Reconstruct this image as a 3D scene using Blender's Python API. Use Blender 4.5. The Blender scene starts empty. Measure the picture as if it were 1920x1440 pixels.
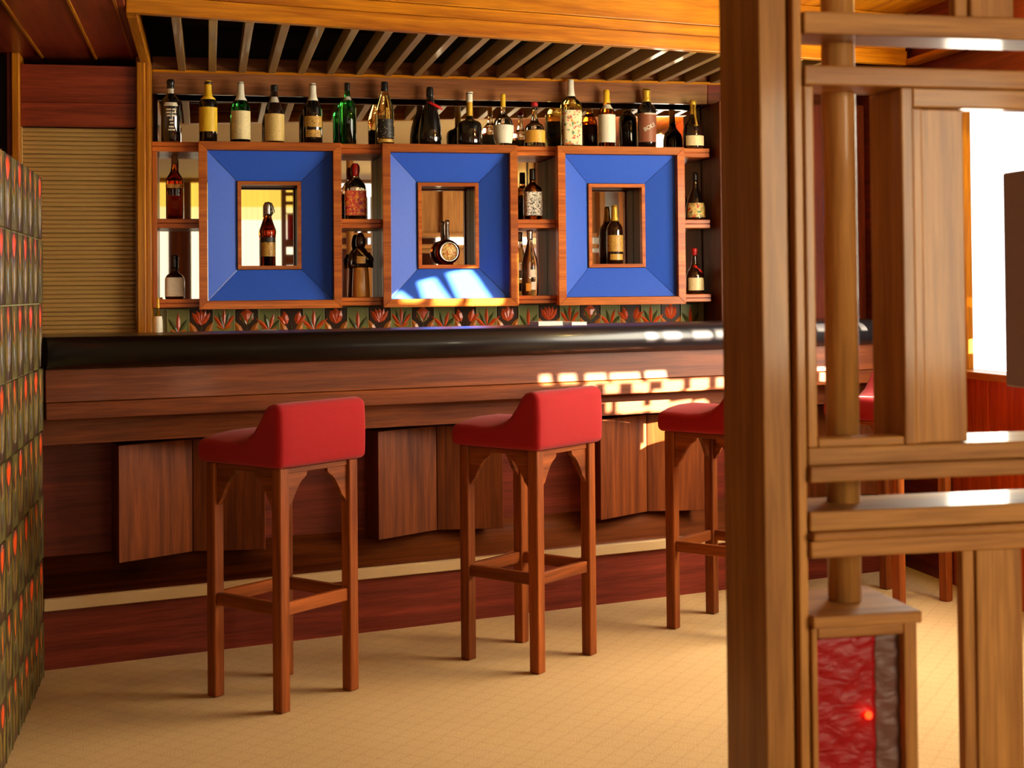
import bpy, bmesh, math, random
from mathutils import Vector, Matrix, geometry

# ------------------------------------------------------------------ camera, sky, sun, window light, exposure
scene = bpy.context.scene
C = bpy.data.collections.new('bar_room')
scene.collection.children.link(C)
random.seed(7)
EYE = 1.3
FPX, CY = 2655.0, 500.0                     # focal length and principal row for a 1920x1440 frame
PITCH, ROLL, YAW = math.radians(-.975), math.radians(.528), math.radians(12.1)

def _rot():
    c, s = math.cos(PITCH), math.sin(PITCH)
    P = Matrix(((1, 0, 0), (0, c, -s), (0, s, c)))
    c, s = math.cos(ROLL), math.sin(ROLL)
    Q = Matrix(((c, s, 0), (-s, c, 0), (0, 0, 1)))
    return Q @ P
RC = _rot()                                 # level camera axes (right, down, forward) -> camera axes
LW = Matrix(((math.cos(YAW), 0, math.sin(YAW)), (-math.sin(YAW), 0, math.cos(YAW)), (0, -1, 0)))  # level -> world
right = LW @ (RC.transposed() @ Vector((1, 0, 0)))
down = LW @ (RC.transposed() @ Vector((0, 1, 0)))
fwd = LW @ (RC.transposed() @ Vector((0, 0, 1)))
cam = bpy.data.cameras.new('camera')
camo = bpy.data.objects.new('camera', cam)
C.objects.link(camo)
m = Matrix.Identity(4)
for i in range(3):
    m[i][0], m[i][1], m[i][2] = right[i], -down[i], -fwd[i]
m[2][3] = EYE
camo.matrix_world = m
cam.sensor_width = 36
cam.lens = FPX / 1920 * 36
cam.shift_y = (CY - 720) / 1920
cam.clip_start = .05
cam.dof.use_dof = True
cam.dof.focus_distance = 5.6
cam.dof.aperture_fstop = 5.6
scene.camera = camo

world = bpy.data.worlds.new('sky')
scene.world = world
world.use_nodes = True
world.node_tree.nodes['Background'].inputs[0].default_value = (1, .98, .94, 1)
world.node_tree.nodes['Background'].inputs[1].default_value = 3.0

sun = bpy.data.lights.new('sun', 'SUN')
suno = bpy.data.objects.new('sun', sun)
C.objects.link(suno)
SA, SE = math.radians(60), math.radians(15)
SUN_DIR = Vector((-math.sin(SA) * math.cos(SE), math.cos(SA) * math.cos(SE), -math.sin(SE)))
suno.rotation_euler = SUN_DIR.to_track_quat('-Z', 'Y').to_euler()
suno.location = (6, -2, 4)
sun.energy = 150
sun.color = (1, .84, .58)
sun.angle = math.radians(.42)

def area(name, loc, direction, sx, sy, power, col):
    l = bpy.data.lights.new(name, 'AREA')
    l.shape = 'RECTANGLE'
    l.size, l.size_y, l.energy, l.color = sx, sy, power, col
    o = bpy.data.objects.new(name, l)
    o.location = loc
    o.rotation_euler = Vector(direction).to_track_quat('-Z', 'Y').to_euler()
    C.objects.link(o)
    return o
# daylight through the right-hand window, then a light added for the screen front
area('daylight_right', (3.14, 4.5, 1.52), (-1, -.05, -.05), 2.1, 1.05, 132, (1, .9, .7))

area('added_light_right_rear', (3.14, -.95, 1.55), (-.75, 1, -.05), 1.9, 1.2, 180, (1, .85, .58))

vs = scene.view_settings
vs.view_transform = 'Standard'
vs.look = 'None'
vs.gamma = 1
vs.use_curve_mapping = False
vs.exposure = 0.0
scene.cycles.max_bounces = 8
scene.cycles.transmission_bounces = 8
scene.cycles.caustics_refractive = False
scene.cycles.caustics_reflective = False
scene.cycles.sample_clamp_indirect = 4
scene.cycles.use_denoising = True

# ------------------------------------------------------------------ geometry of the view: where a line of sight meets a plane of the room
def ray(px, py):
    return LW @ (RC.transposed() @ Vector(((px - 960) / FPX, (py - CY) / FPX, 1)))
def on_y(px, py, Y):
    d = ray(px, py); p = d * (Y / d.y); return p.x, p.z + EYE
def px_scale(px, Y):                       # pixels per metre across the wall at depth Y
    a, _ = on_y(px - 10, 500, Y); b, _ = on_y(px + 10, 500, Y)
    return 20 / (b - a)

# ------------------------------------------------------------------ materials
def lin(c):
    def f(v):
        v /= 255
        return v / 12.92 if v <= .04045 else ((v + .055) / 1.055) ** 2.4
    return (f(c[0]), f(c[1]), f(c[2]), 1)
MATS = {}
def newmat(name):
    mt = bpy.data.materials.new(name)
    mt.use_nodes = True
    nt = mt.node_tree
    return mt, nt, nt.nodes['Principled BSDF']
def flat(name, rgb, rough=.5, metal=0, coat=0, spec=.5, sheen=0):
    if name in MATS: return MATS[name]
    mt, nt, b = newmat(name)
    n = nt.nodes.new('ShaderNodeTexNoise'); n.inputs['Scale'].default_value = 30
    r = nt.nodes.new('ShaderNodeValToRGB')
    c = lin(rgb)
    r.color_ramp.elements[0].color = (c[0] * .88, c[1] * .88, c[2] * .88, 1)
    r.color_ramp.elements[1].color = (min(1, c[0] * 1.1), min(1, c[1] * 1.1), min(1, c[2] * 1.1), 1)
    nt.links.new(n.outputs[0], r.inputs[0])
    nt.links.new(r.outputs[0], b.inputs['Base Color'])
    b.inputs['Roughness'].default_value = rough
    b.inputs['Metallic'].default_value = metal
    b.inputs['Coat Weight'].default_value = coat
    b.inputs['Coat Roughness'].default_value = .08
    b.inputs['Specular IOR Level'].default_value = spec
    b.inputs['Sheen Weight'].default_value = sheen
    MATS[name] = mt
    return mt
def wood(name, dark, light, axis='Z', rough=.38, coat=.25, scale=1.0, vary=.25):
    if name in MATS: return MATS[name]
    mt, nt, b = newmat(name)
    N = nt.nodes.new; L = nt.links.new
    tc = N('ShaderNodeTexCoord'); mp = N('ShaderNodeMapping')
    sc = {'X': (1.3, 26, 26), 'Y': (26, 1.3, 26), 'Z': (26, 26, 1.3)}[axis]
    mp.inputs['Scale'].default_value = [v * scale for v in sc]
    L(tc.outputs['Object'], mp.inputs['Vector'])
    oi = N('ShaderNodeObjectInfo')
    va = N('ShaderNodeVectorMath'); va.operation = 'ADD'
    mu = N('ShaderNodeMath'); mu.operation = 'MULTIPLY'; mu.inputs[1].default_value = 37
    L(oi.outputs['Random'], mu.inputs[0])
    L(mp.outputs[0], va.inputs[0]); L(mu.outputs[0], va.inputs[1])
    n1 = N('ShaderNodeTexNoise'); n1.inputs['Scale'].default_value = 1.0
    n1.inputs['Detail'].default_value = 6; n1.inputs['Distortion'].default_value = .7
    L(va.outputs[0], n1.inputs['Vector'])
    n2 = N('ShaderNodeTexNoise'); n2.inputs['Scale'].default_value = 5.5; n2.inputs['Detail'].default_value = 3
    L(va.outputs[0], n2.inputs['Vector'])
    r = N('ShaderNodeValToRGB')
    r.color_ramp.elements[0].position = .3; r.color_ramp.elements[1].position = .72
    r.color_ramp.elements[0].color = lin(dark); r.color_ramp.elements[1].color = lin(light)
    L(n1.outputs[0], r.inputs[0])
    mx = N('ShaderNodeMix'); mx.data_type = 'RGBA'; mx.blend_type = 'MULTIPLY'
    mx.inputs[0].default_value = .45
    r2 = N('ShaderNodeValToRGB')
    r2.color_ramp.elements[0].position = .35; r2.color_ramp.elements[0].color = (.45, .4, .36, 1)
    r2.color_ramp.elements[1].position = .6; r2.color_ramp.elements[1].color = (1, 1, 1, 1)
    L(n2.outputs[0], r2.inputs[0]); L(r.outputs[0], mx.inputs[6]); L(r2.outputs[0], mx.inputs[7])
    hs = N('ShaderNodeHueSaturation')
    mr = N('ShaderNodeMapRange'); mr.inputs[3].default_value = 1 - vary; mr.inputs[4].default_value = 1 + vary * .6
    L(oi.outputs['Random'], mr.inputs[0]); L(mr.outputs[0], hs.inputs['Value'])
    L(mx.outputs[2], hs.inputs['Color']); L(hs.outputs[0], b.inputs['Base Color'])
    bp = N('ShaderNodeBump'); bp.inputs['Strength'].default_value = .06; bp.inputs['Distance'].default_value = .002
    L(n2.outputs[0], bp.inputs['Height']); L(bp.outputs[0], b.inputs['Normal'])
    b.inputs['Roughness'].default_value = rough
    b.inputs['Coat Weight'].default_value = coat; b.inputs['Coat Roughness'].default_value = .12
    b.inputs['Specular IOR Level'].default_value = .2
    MATS[name] = mt
    return mt
def glass(name, rgb, rough=.02):
    if name in MATS: return MATS[name]
    mt, nt, b = newmat(name)
    n = nt.nodes.new('ShaderNodeTexNoise'); n.inputs['Scale'].default_value = 14
    r = nt.nodes.new('ShaderNodeMapRange'); r.inputs[3].default_value = rough; r.inputs[4].default_value = rough + .03
    nt.links.new(n.outputs[0], r.inputs[0]); nt.links.new(r.outputs[0], b.inputs['Roughness'])
    b.inputs['Base Color'].default_value = lin(rgb)
    b.inputs['Transmission Weight'].default_value = 1
    b.inputs['IOR'].default_value = 1.42
    MATS[name] = mt
    return mt
def paper(name, rgb, ink=(70, 50, 40), rows=26, amount=.5, spots=None):
    """printed label: the paper colour with rows of small unreadable print, or coloured printed spots"""
    if name in MATS: return MATS[name]
    mt, nt, b = newmat(name)
    N = nt.nodes.new; L = nt.links.new
    tc = N('ShaderNodeTexCoord')
    mp = N('ShaderNodeMapping'); mp.inputs['Scale'].default_value = (160, 160, rows * 9)
    L(tc.outputs['Object'], mp.inputs[0])
    n = N('ShaderNodeTexNoise'); n.inputs['Scale'].default_value = 1.1; n.inputs['Detail'].default_value = 2
    L(mp.outputs[0], n.inputs['Vector'])
    r = N('ShaderNodeValToRGB')
    r.color_ramp.elements[0].position = amount - .09; r.color_ramp.elements[0].color = lin(ink)
    r.color_ramp.elements[1].position = amount - .02; r.color_ramp.elements[1].color = lin(rgb)
    L(n.outputs[0], r.inputs[0])
    out = r.outputs[0]
    if spots:
        for i, s in enumerate(spots):
            v = N('ShaderNodeTexNoise'); v.inputs['Scale'].default_value = 48 + 9 * i
            mm = N('ShaderNodeMapping'); mm.inputs['Location'].default_value = (3.1 * i + 1, 1.7 * i, .9 * i)
            L(tc.outputs['Object'], mm.inputs[0]); L(mm.outputs[0], v.inputs['Vector'])
            rr = N('ShaderNodeValToRGB'); rr.color_ramp.elements[0].position = .60; rr.color_ramp.elements[1].position = .64
            L(v.outputs[0], rr.inputs[0])
            mx = N('ShaderNodeMix'); mx.data_type = 'RGBA'
            L(rr.outputs[0], mx.inputs[0]); L(out, mx.inputs[6]); mx.inputs[7].default_value = lin(s)
            out = mx.outputs[2]
    L(out, b.inputs['Base Color'])
    b.inputs['Roughness'].default_value = .45
    MATS[name] = mt
    return mt
def emit(name, rgb, strength, top=None, z0=0, z1=1):
    if name in MATS: return MATS[name]
    mt, nt, b = newmat(name)
    b.inputs['Base Color'].default_value = lin(rgb)
    b.inputs['Roughness'].default_value = .9
    b.inputs['Emission Color'].default_value = lin(rgb)
    b.inputs['Emission Strength'].default_value = strength
    MATS[name] = mt
    return mt
def carpet():
    mt, nt, b = newmat('carpet')
    N = nt.nodes.new; L = nt.links.new
    tc = N('ShaderNodeTexCoord')
    n = N('ShaderNodeTexNoise'); n.inputs['Scale'].default_value = 260; n.inputs['Detail'].default_value = 4
    L(tc.outputs['Object'], n.inputs['Vector'])
    nb = N('ShaderNodeTexNoise'); nb.inputs['Scale'].default_value = 2.2; nb.inputs['Detail'].default_value = 3
    L(tc.outputs['Object'], nb.inputs['Vector'])
    r = N('ShaderNodeValToRGB')
    r.color_ramp.elements[0].position = .3; r.color_ramp.elements[0].color = lin((182, 150, 106))
    r.color_ramp.elements[1].position = .7; r.color_ramp.elements[1].color = lin((222, 190, 142))
    L(n.outputs[0], r.inputs[0])
    col = r.outputs[0]
    mp = N('ShaderNodeMapping'); mp.inputs['Rotation'].default_value = (0, 0, math.radians(40))
    L(tc.outputs['Object'], mp.inputs[0])
    wob = N('ShaderNodeTexNoise'); wob.inputs['Scale'].default_value = 9
    L(tc.outputs['Object'], wob.inputs['Vector'])
    for ax in 'XY':
        w = N('ShaderNodeTexWave'); w.bands_direction = ax; w.wave_profile = 'SIN'
        w.inputs['Scale'].default_value = 5.0; w.inputs['Distortion'].default_value = .8; w.inputs['Detail'].default_value = 2
        w.inputs['Detail Scale'].default_value = 3
        L(mp.outputs[0], w.inputs['Vector'])
        rr = N('ShaderNodeValToRGB'); rr.color_ramp.elements[0].position = .0; rr.color_ramp.elements[0].color = (.80, .76, .72, 1)
        rr.color_ramp.elements[1].position = .10; rr.color_ramp.elements[1].color = (1, 1, 1, 1)
        L(w.outputs['Fac'], rr.inputs[0])
        mx = N('ShaderNodeMix'); mx.data_type = 'RGBA'; mx.blend_type = 'MULTIPLY'; mx.inputs[0].default_value = .3
        L(col, mx.inputs[6]); L(rr.outputs[0], mx.inputs[7]); col = mx.outputs[2]
    r3 = N('ShaderNodeValToRGB'); r3.color_ramp.elements[0].color = (.86, .84, .8, 1); r3.color_ramp.elements[1].color = (1.04, 1.03, 1, 1)
    L(nb.outputs[0], r3.inputs[0])
    mx = N('ShaderNodeMix'); mx.data_type = 'RGBA'; mx.blend_type = 'MULTIPLY'; mx.inputs[0].default_value = 1
    L(col, mx.inputs[6]); L(r3.outputs[0], mx.inputs[7])
    L(mx.outputs[2], b.inputs['Base Color'])
    bp = N('ShaderNodeBump'); bp.inputs['Strength'].default_value = .35; bp.inputs['Distance'].default_value = .004
    L(n.outputs[0], bp.inputs['Height']); L(bp.outputs[0], b.inputs['Normal'])
    b.inputs['Roughness'].default_value = .95
    b.inputs['Specular IOR Level'].default_value = .1
    MATS['carpet'] = mt
    return mt
def fabric(name, rgb):
    mt, nt, b = newmat(name)
    N = nt.nodes.new; L = nt.links.new
    tc = N('ShaderNodeTexCoord')
    n = N('ShaderNodeTexNoise'); n.inputs['Scale'].default_value = 320; n.inputs['Detail'].default_value = 3
    L(tc.outputs['Object'], n.inputs['Vector'])
    r = N('ShaderNodeValToRGB'); c = lin(rgb)
    r.color_ramp.elements[0].color = (c[0] * .72, c[1] * .7, c[2] * .7, 1); r.color_ramp.elements[1].color = (min(1, c[0] * 1.25), c[1] * 1.3, c[2] * 1.3, 1)
    L(n.outputs[0], r.inputs[0]); L(r.outputs[0], b.inputs['Base Color'])
    bp = N('ShaderNodeBump'); bp.inputs['Strength'].default_value = .3; bp.inputs['Distance'].default_value = .002
    L(n.outputs[0], bp.inputs['Height']); L(bp.outputs[0], b.inputs['Normal'])
    b.inputs['Roughness'].default_value = .9; b.inputs['Sheen Weight'].default_value = .1
    b.inputs['Specular IOR Level'].default_value = .2
    MATS[name] = mt
    return mt
def rippled_glass(name, rgb):
    mt, nt, b = newmat(name)
    N = nt.nodes.new; L = nt.links.new
    tc = N('ShaderNodeTexCoord')
    n = N('ShaderNodeTexNoise'); n.inputs['Scale'].default_value = 26; n.inputs['Detail'].default_value = 3; n.inputs['Distortion'].default_value = 1.2
    mp = N('ShaderNodeMapping'); mp.inputs['Scale'].default_value = (.7, 1, 1.5)
    L(tc.outputs['Object'], mp.inputs[0]); L(mp.outputs[0], n.inputs['Vector'])
    bp = N('ShaderNodeBump'); bp.inputs['Strength'].default_value = 1; bp.inputs['Distance'].default_value = .006
    L(n.outputs[0], bp.inputs['Height']); L(bp.outputs[0], b.inputs['Normal'])
    b.inputs['Base Color'].default_value = lin(rgb)
    b.inputs['Roughness'].default_value = .42
    b.inputs['Specular IOR Level'].default_value = .16
    b.inputs['Transmission Weight'].default_value = .3
    MATS[name] = mt
    return mt

W_DARK = ((96, 34, 25), (142, 57, 38))
W_MID = ((86, 38, 15), (140, 71, 28))
W_HONEY = ((160, 88, 9), (214, 140, 14))
W_TAN = ((150, 97, 46), (192, 136, 70))
W_FRAME = ((166, 78, 26), (216, 122, 46))
W_HEADER = ((136, 80, 46), (186, 122, 74))
W_STOOL = ((108, 50, 18), (168, 88, 34))
W_SOFFIT = ((116, 42, 24), (160, 66, 36))
W_RED = ((172, 58, 16), (222, 92, 30))
for ax in 'XYZ':
    wood('soffit_wood_' + ax, *W_SOFFIT, axis=ax, vary=.12)
    wood('header_wood_' + ax, *W_HEADER, axis=ax)
    wood('stool_wood_' + ax, *W_STOOL, axis=ax, rough=.44, coat=.1)
    wood('frame_wood_' + ax, *W_FRAME, axis=ax, rough=.42, coat=.2)
    wood('red_wood_' + ax, *W_RED, axis=ax)
    wood('dark_wood_' + ax, *W_DARK, axis=ax, rough=.45, coat=.08)
    wood('mid_wood_' + ax, *W_MID, axis=ax, rough=.46, coat=.03)
    wood('honey_wood_' + ax, *W_HONEY, axis=ax, rough=.42, coat=.22)
    wood('tan_wood_' + ax, *W_TAN, axis=ax, rough=.5, coat=.2, vary=.1)
carpet()
RED = fabric('red_upholstery', (154, 15, 21))
flat('blue_lacquer', (54, 97, 212), rough=.36, coat=0, spec=.16)
flat('black_vinyl', (22, 20, 24), rough=.34, coat=.15)
flat('near_black', (14, 11, 12), rough=.7)
flat('tan_edging', (200, 168, 120), rough=.45)
flat('slat_wood', (150, 118, 66), rough=.45, coat=.2)
flat('louvre_slat', (184, 146, 82), rough=.5, coat=.15)
flat('cream_plaster', (176, 148, 98), rough=.8)
flat('grout', (152, 146, 104), rough=.8)
flat('tile_green', (138, 136, 76), rough=.4, coat=0, spec=.2)
flat('tile_edge', (176, 172, 112), rough=.4, coat=0, spec=.2)
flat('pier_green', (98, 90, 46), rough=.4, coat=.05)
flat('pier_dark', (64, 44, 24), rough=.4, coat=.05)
flat('tile_dark', (62, 36, 18), rough=.4, coat=0, spec=.2)
flat('tile_olive', (128, 104, 44), rough=.3, coat=.1)
flat('glaze_orange', (226, 82, 28), rough=.3, coat=.1)
flat('glaze_amber', (200, 112, 30), rough=.3, coat=.1)
flat('glaze_leaf', (84, 88, 42), rough=.3, coat=.1)
mm_, nt_, b_ = newmat('mirror_glass')
b_.inputs['Metallic'].default_value = 1; b_.inputs['Roughness'].default_value = .015
b_.inputs['Base Color'].default_value = (.78, .74, .66, 1)
MATS['mirror_glass'] = mm_
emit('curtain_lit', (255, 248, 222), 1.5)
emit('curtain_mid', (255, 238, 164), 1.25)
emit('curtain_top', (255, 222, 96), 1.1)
flat('gold_metal', (190, 140, 60), rough=.3, metal=1)
emit('lamp_globe', (255, 196, 90), 6)
emit('red_glint', (255, 40, 10), 9)
M = MATS

# ------------------------------------------------------------------ mesh building
class MB:
    def __init__(s): s.bm = bmesh.new(); s.mats = []
    def mi(s, mat):
        if mat is None: return 0
        if isinstance(mat, str): mat = M[mat]
        if mat not in s.mats: s.mats.append(mat)
        return s.mats.index(mat)
    def poly(s, pts, mat=None, smooth=False):
        f = s.bm.faces.new([s.bm.verts.new(p) for p in pts]); f.material_index = s.mi(mat); f.smooth = smooth
        return f
    def box(s, x0, x1, y0, y1, z0, z1, mat=None, bev=0, seg=1):
        k = s.mi(mat)
        r = bmesh.ops.create_cube(s.bm, size=1)
        vs_ = r['verts']
        for v in vs_:
            v.co = Vector(((x0 + x1) / 2 + v.co.x * (x1 - x0), (y0 + y1) / 2 + v.co.y * (y1 - y0), (z0 + z1) / 2 + v.co.z * (z1 - z0)))
        fs = {f for v in vs_ for f in v.link_faces}
        for f in fs: f.material_index = k
        if bev:
            es = list({e for v in vs_ for e in v.link_edges})
            bmesh.ops.bevel(s.bm, geom=es, offset=bev, segments=seg, affect='EDGES', profile=.5, material=-1)
        return s
    def prism(s, pts, axis, a, b, mat=None, smooth=False):
        """closed outline pts (2-D) pushed from a to b along axis ('X': pts are y,z; 'Y': x,z; 'Z': x,y)"""
        k = s.mi(mat)
        def P(p, t): return {'X': (t, p[0], p[1]), 'Y': (p[0], t, p[1]), 'Z': (p[0], p[1], t)}[axis]
        A = [s.bm.verts.new(P(p, a)) for p in pts]; B = [s.bm.verts.new(P(p, b)) for p in pts]
        n = len(pts); fs = []
        fs.append(s.bm.faces.new(A[::-1])); fs.append(s.bm.faces.new(B))
        for i in range(n):
            f = s.bm.faces.new((A[i], A[(i + 1) % n], B[(i + 1) % n], B[i])); f.smooth = smooth; fs.append(f)
        for f in fs: f.material_index = k
        return fs
    def lathe(s, prof, seg=20, mat=None, square=0, yflat=1, c=(0, 0), smooth=True, closed=True):
        k = s.mi(mat); rings = []
        for r, z in prof:
            ring = []
            for i in range(seg):
                a = 2 * math.pi * i / seg + (math.pi / seg)
                q = 1.0
                if square and r > 0:
                    q = 1 / (abs(math.cos(a)) ** square + abs(math.sin(a)) ** square) ** (1 / square)
                ring.append(s.bm.verts.new((c[0] + r * q * math.cos(a), c[1] + r * q * yflat * math.sin(a), z)))
            rings.append(ring)
        for A, B in zip(rings, rings[1:]):
            for i in range(seg):
                j = (i + 1) % seg
                f = s.bm.faces.new((A[i], A[j], B[j], B[i])); f.material_index = k; f.smooth = smooth
        if closed:
            f = s.bm.faces.new(rings[0][::-1]); f.material_index = k
            f = s.bm.faces.new(rings[-1]); f.material_index = k
        return s
    def band(s, r, z0, z1, a0, a1, mat, seg=12, square=0, yflat=1, c=(0, 0), rows=1):
        """label wrapped round the front (-Y) of a bottle, r a radius or a function of height; angles in degrees, 0 faces -Y"""
        k = s.mi(mat); R_ = []
        for j in range(rows + 1):
            z = z0 + (z1 - z0) * j / rows
            rr = r(z) if callable(r) else r
            row = []
            for i in range(seg + 1):
                a = math.radians(-90 + a0 + (a1 - a0) * i / seg)
                q = 1.0
                if square: q = 1 / (abs(math.cos(a)) ** square + abs(math.sin(a)) ** square) ** (1 / square)
                row.append(s.bm.verts.new((c[0] + rr * q * math.cos(a), c[1] + rr * q * yflat * math.sin(a), z)))
            R_.append(row)
        for A, B in zip(R_, R_[1:]):
            for i in range(seg):
                f = s.bm.faces.new((A[i], A[i + 1], B[i + 1], B[i])); f.material_index = k; f.smooth = True
        return s
    def tube(s, pts, r, seg=8, mat=None):
        k = s.mi(mat); rings = []
        pts = [Vector(p) for p in pts]
        for i, p in enumerate(pts):
            t = (pts[min(i + 1, len(pts) - 1)] - pts[max(i - 1, 0)]).normalized()
            u = t.orthogonal().normalized(); w = t.cross(u)
            rr = r[i] if isinstance(r, (list, tuple)) else r
            rings.append([s.bm.verts.new(p + rr * (math.cos(2 * math.pi * j / seg) * u + math.sin(2 * math.pi * j / seg) * w)) for j in range(seg)])
        for A, B in zip(rings, rings[1:]):
            for i in range(seg):
                j = (i + 1) % seg
                f = s.bm.faces.new((A[i], A[j], B[j], B[i])); f.smooth = True; f.material_index = k
        s.bm.faces.new(rings[0][::-1]).material_index = k; s.bm.faces.new(rings[-1]).material_index = k
        return s
    def data(s, name, mat=None):
        if mat is not None and not s.mats: s.mi(mat)
        bmesh.ops.recalc_face_normals(s.bm, faces=s.bm.faces)
        me = bpy.data.meshes.new(name); s.bm.to_mesh(me); s.bm.free()
        for mt in s.mats: me.materials.append(mt)
        return me
    def build(s, name, mat=None, parent=None, loc=(0, 0, 0), rotz=0):
        return place(s.data(name, mat), name, parent, loc, rotz)
def place(me, name, parent=None, loc=(0, 0, 0), rotz=0):
    o = bpy.data.objects.new(name, me); C.objects.link(o)
    o.location = loc; o.rotation_euler = (0, 0, rotz)
    if parent is not None: o.parent = parent
    return o
def tag(o, label=None, cat=None, group=None, kind=None):
    if label: o['label'] = label
    if cat: o['category'] = cat
    if group: o['group'] = group
    if kind: o['kind'] = kind
    return o
def thing(name, label, cat, loc=(0, 0, 0), rotz=0, group=None):
    o = bpy.data.objects.new(name, None); C.objects.link(o)
    o.location = loc; o.rotation_euler = (0, 0, rotz); o.empty_display_size = .1
    return tag(o, label, cat, group)
def part(parent, name, mat, *b, bev=.0015, seg=1):
    """a bevelled board under parent, box given in the parent's own coordinates; the origin sits at the board's centre"""
    x0, x1, y0, y1, z0, z1 = b
    cx, cy, cz = (x0 + x1) / 2, (y0 + y1) / 2, (z0 + z1) / 2
    return MB().box(x0 - cx, x1 - cx, y0 - cy, y1 - cy, z0 - cz, z1 - cz, mat, bev, seg).build(name, None, parent, (cx, cy, cz))
def struct(name, label=None):
    o = bpy.data.objects.new(name, None); C.objects.link(o); o.empty_display_size = .1
    o['kind'] = 'structure'
    if label: o['label'] = label
    return o
def shell(name, mat, *b, label=None):
    o = MB().box(*b, mat).build(name); o['kind'] = 'structure'
    if label: o['label'] = label
    return o
HOLES = [[(3.9315, 1.8031), (3.9714, 1.7879), (3.971, 1.7476), (3.9312, 1.763)], [(4.0019, 1.7756), (4.0616, 1.7528), (4.0613, 1.7122), (4.0016, 1.7352)], [(4.0966, 1.7379), (4.1712, 1.7094), (4.1708, 1.6683), (4.0962, 1.6971)], [(4.1871, 1.702), (4.2973, 1.6599), (4.2969, 1.6183), (4.1867, 1.6609)], [(4.3197, 1.6551), (4.3995, 1.6245), (4.3991, 1.5826), (4.3192, 1.6134)], [(4.0821, 1.697), (4.1231, 1.6811), (4.1227, 1.6403), (4.0817, 1.6563)], [(4.1565, 1.6697), (4.212, 1.6482), (4.2116, 1.6092), (4.1561, 1.6308)], [(4.2601, 1.6301), (4.3248, 1.605), (4.3244, 1.5656), (4.2597, 1.5909)], [(4.3739, 1.5906), (4.4567, 1.5586), (4.4563, 1.5187), (4.3735, 1.551)], [(4.484, 1.5529), (4.5578, 1.5245), (4.5574, 1.4819), (4.4835, 1.5107)], [(4.5855, 1.5145), (4.6349, 1.4955), (4.6344, 1.4549), (4.5851, 1.4741)], [(4.2987, 1.5843), (4.3168, 1.577), (4.3163, 1.5263), (4.2982, 1.5336)], [(4.3371, 1.5699), (4.4416, 1.5284), (4.4411, 1.4704), (4.3365, 1.5125)], [(4.4686, 1.5156), (4.5419, 1.4864), (4.5413, 1.4302), (4.468, 1.4597)], [(4.3573, 1.5147), (4.6306, 1.4434), (4.6302, 1.4251), (4.357, 1.497)], [(4.6378, 1.4323), (4.6864, 1.4195), (4.6831, 1.2353), (4.6346, 1.249)], [(4.6133, 1.3091), (4.6356, 1.3029), (4.6334, 1.1793), (4.6112, 1.1858)], [(4.6856, 1.4117), (4.6996, 1.4028), (4.699, 1.2782), (4.685, 1.2871)], [(4.7002, 1.3173), (4.7212, 1.3039), (4.721, 1.2577), (4.7, 1.2712)], [(4.2556, 1.8245), (4.292, 1.8105), (4.2916, 1.7713), (4.2552, 1.7854)], [(4.3245, 1.801), (4.3861, 1.7774), (4.3856, 1.7334), (4.3241, 1.7572)], [(4.4359, 1.7604), (4.5072, 1.7331), (4.5067, 1.6886), (4.4354, 1.7162)], [(4.5241, 1.7292), (4.5795, 1.7081), (4.579, 1.6633), (4.5236, 1.6847)], [(4.6471, 2.2605), (4.6797, 2.2784), (4.6937, 2.2225), (4.6873, 2.1962), (4.6351, 2.2254)], [(4.7468, 2.2895), (4.7986, 2.2852), (4.7978, 2.1645), (4.7879, 2.1309), (4.7195, 2.1692)], [(4.8406, 2.2865), (4.9106, 2.2725), (4.9145, 2.2214), (4.9109, 2.0833), (4.9049, 2.0624), (4.8155, 2.1125)], [(4.9573, 2.2782), (4.9735, 2.2743), (4.9737, 2.0348), (4.9575, 2.0438)], [(4.9421, 1.5885), (5.0109, 1.5623), (5.0104, 1.5204), (4.9415, 1.5469)], [(5.1324, 1.5169), (5.1893, 1.4952), (5.1887, 1.4528), (5.1318, 1.4746)], [(5.0168, 1.3812), (5.0817, 1.3553), (5.0808, 1.2897), (5.0159, 1.3159)], [(5.2041, 1.3028), (5.2615, 1.28), (5.2607, 1.2181), (5.2033, 1.2413)]]

# ------------------------------------------------------------------ the room shell
XR = 3.17                                   # inner face of the right-hand wall
shell('floor', 'carpet', -1.7, 3.3, -2.5, 6.9, -.06, 0, label='sand coloured carpet with a faint diagonal lattice')
shell('wall_back', 'dark_wood_Z', -1.7, 3.3, 6.76, 6.86, 0, 2.6)
shell('wall_left', 'mid_wood_Z', -1.7, -1.6, -2.4, 6.76, 0, 2.6)
wr = struct('wall_right')
WY0, WY1, WZ0, WZ1 = 2.6, 5.66, .94, 2.10
part(wr, 'wall_section', 'dark_wood_Y', XR, XR + .1, .05, WY0, 0, 2.6, bev=0)
part(wr, 'wall_section', 'dark_wood_Y', XR, XR + .1, -2.4, -1.95, 0, 2.6, bev=0)
part(wr, 'wall_section', 'dark_wood_Y', XR, XR + .1, -1.95, .05, 0, .92, bev=0)
part(wr, 'wall_section', 'dark_wood_Y', XR, XR + .1, -1.95, .05, 2.18, 2.6, bev=0)
w4 = struct('window_4', 'unseen curtained window added to light the screen front')  # unseen window, put in with its light to brighten the screen front
part(w4, 'curtain', 'cream_plaster', XR + .05, XR + .06, -1.95, .05, .92, 2.18, bev=0)
part(w4, 'sill', 'honey_wood_Y', XR - .03, XR + .1, -1.97, .07, .89, .92)
part(wr, 'wall_section', 'dark_wood_Y', XR, XR + .1, WY1, 6.76, 0, 2.6, bev=0)
part(wr, 'wall_section', 'dark_wood_Y', XR, XR + .1, WY0, WY1, WZ1, 2.6, bev=0)
n = 10
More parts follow.
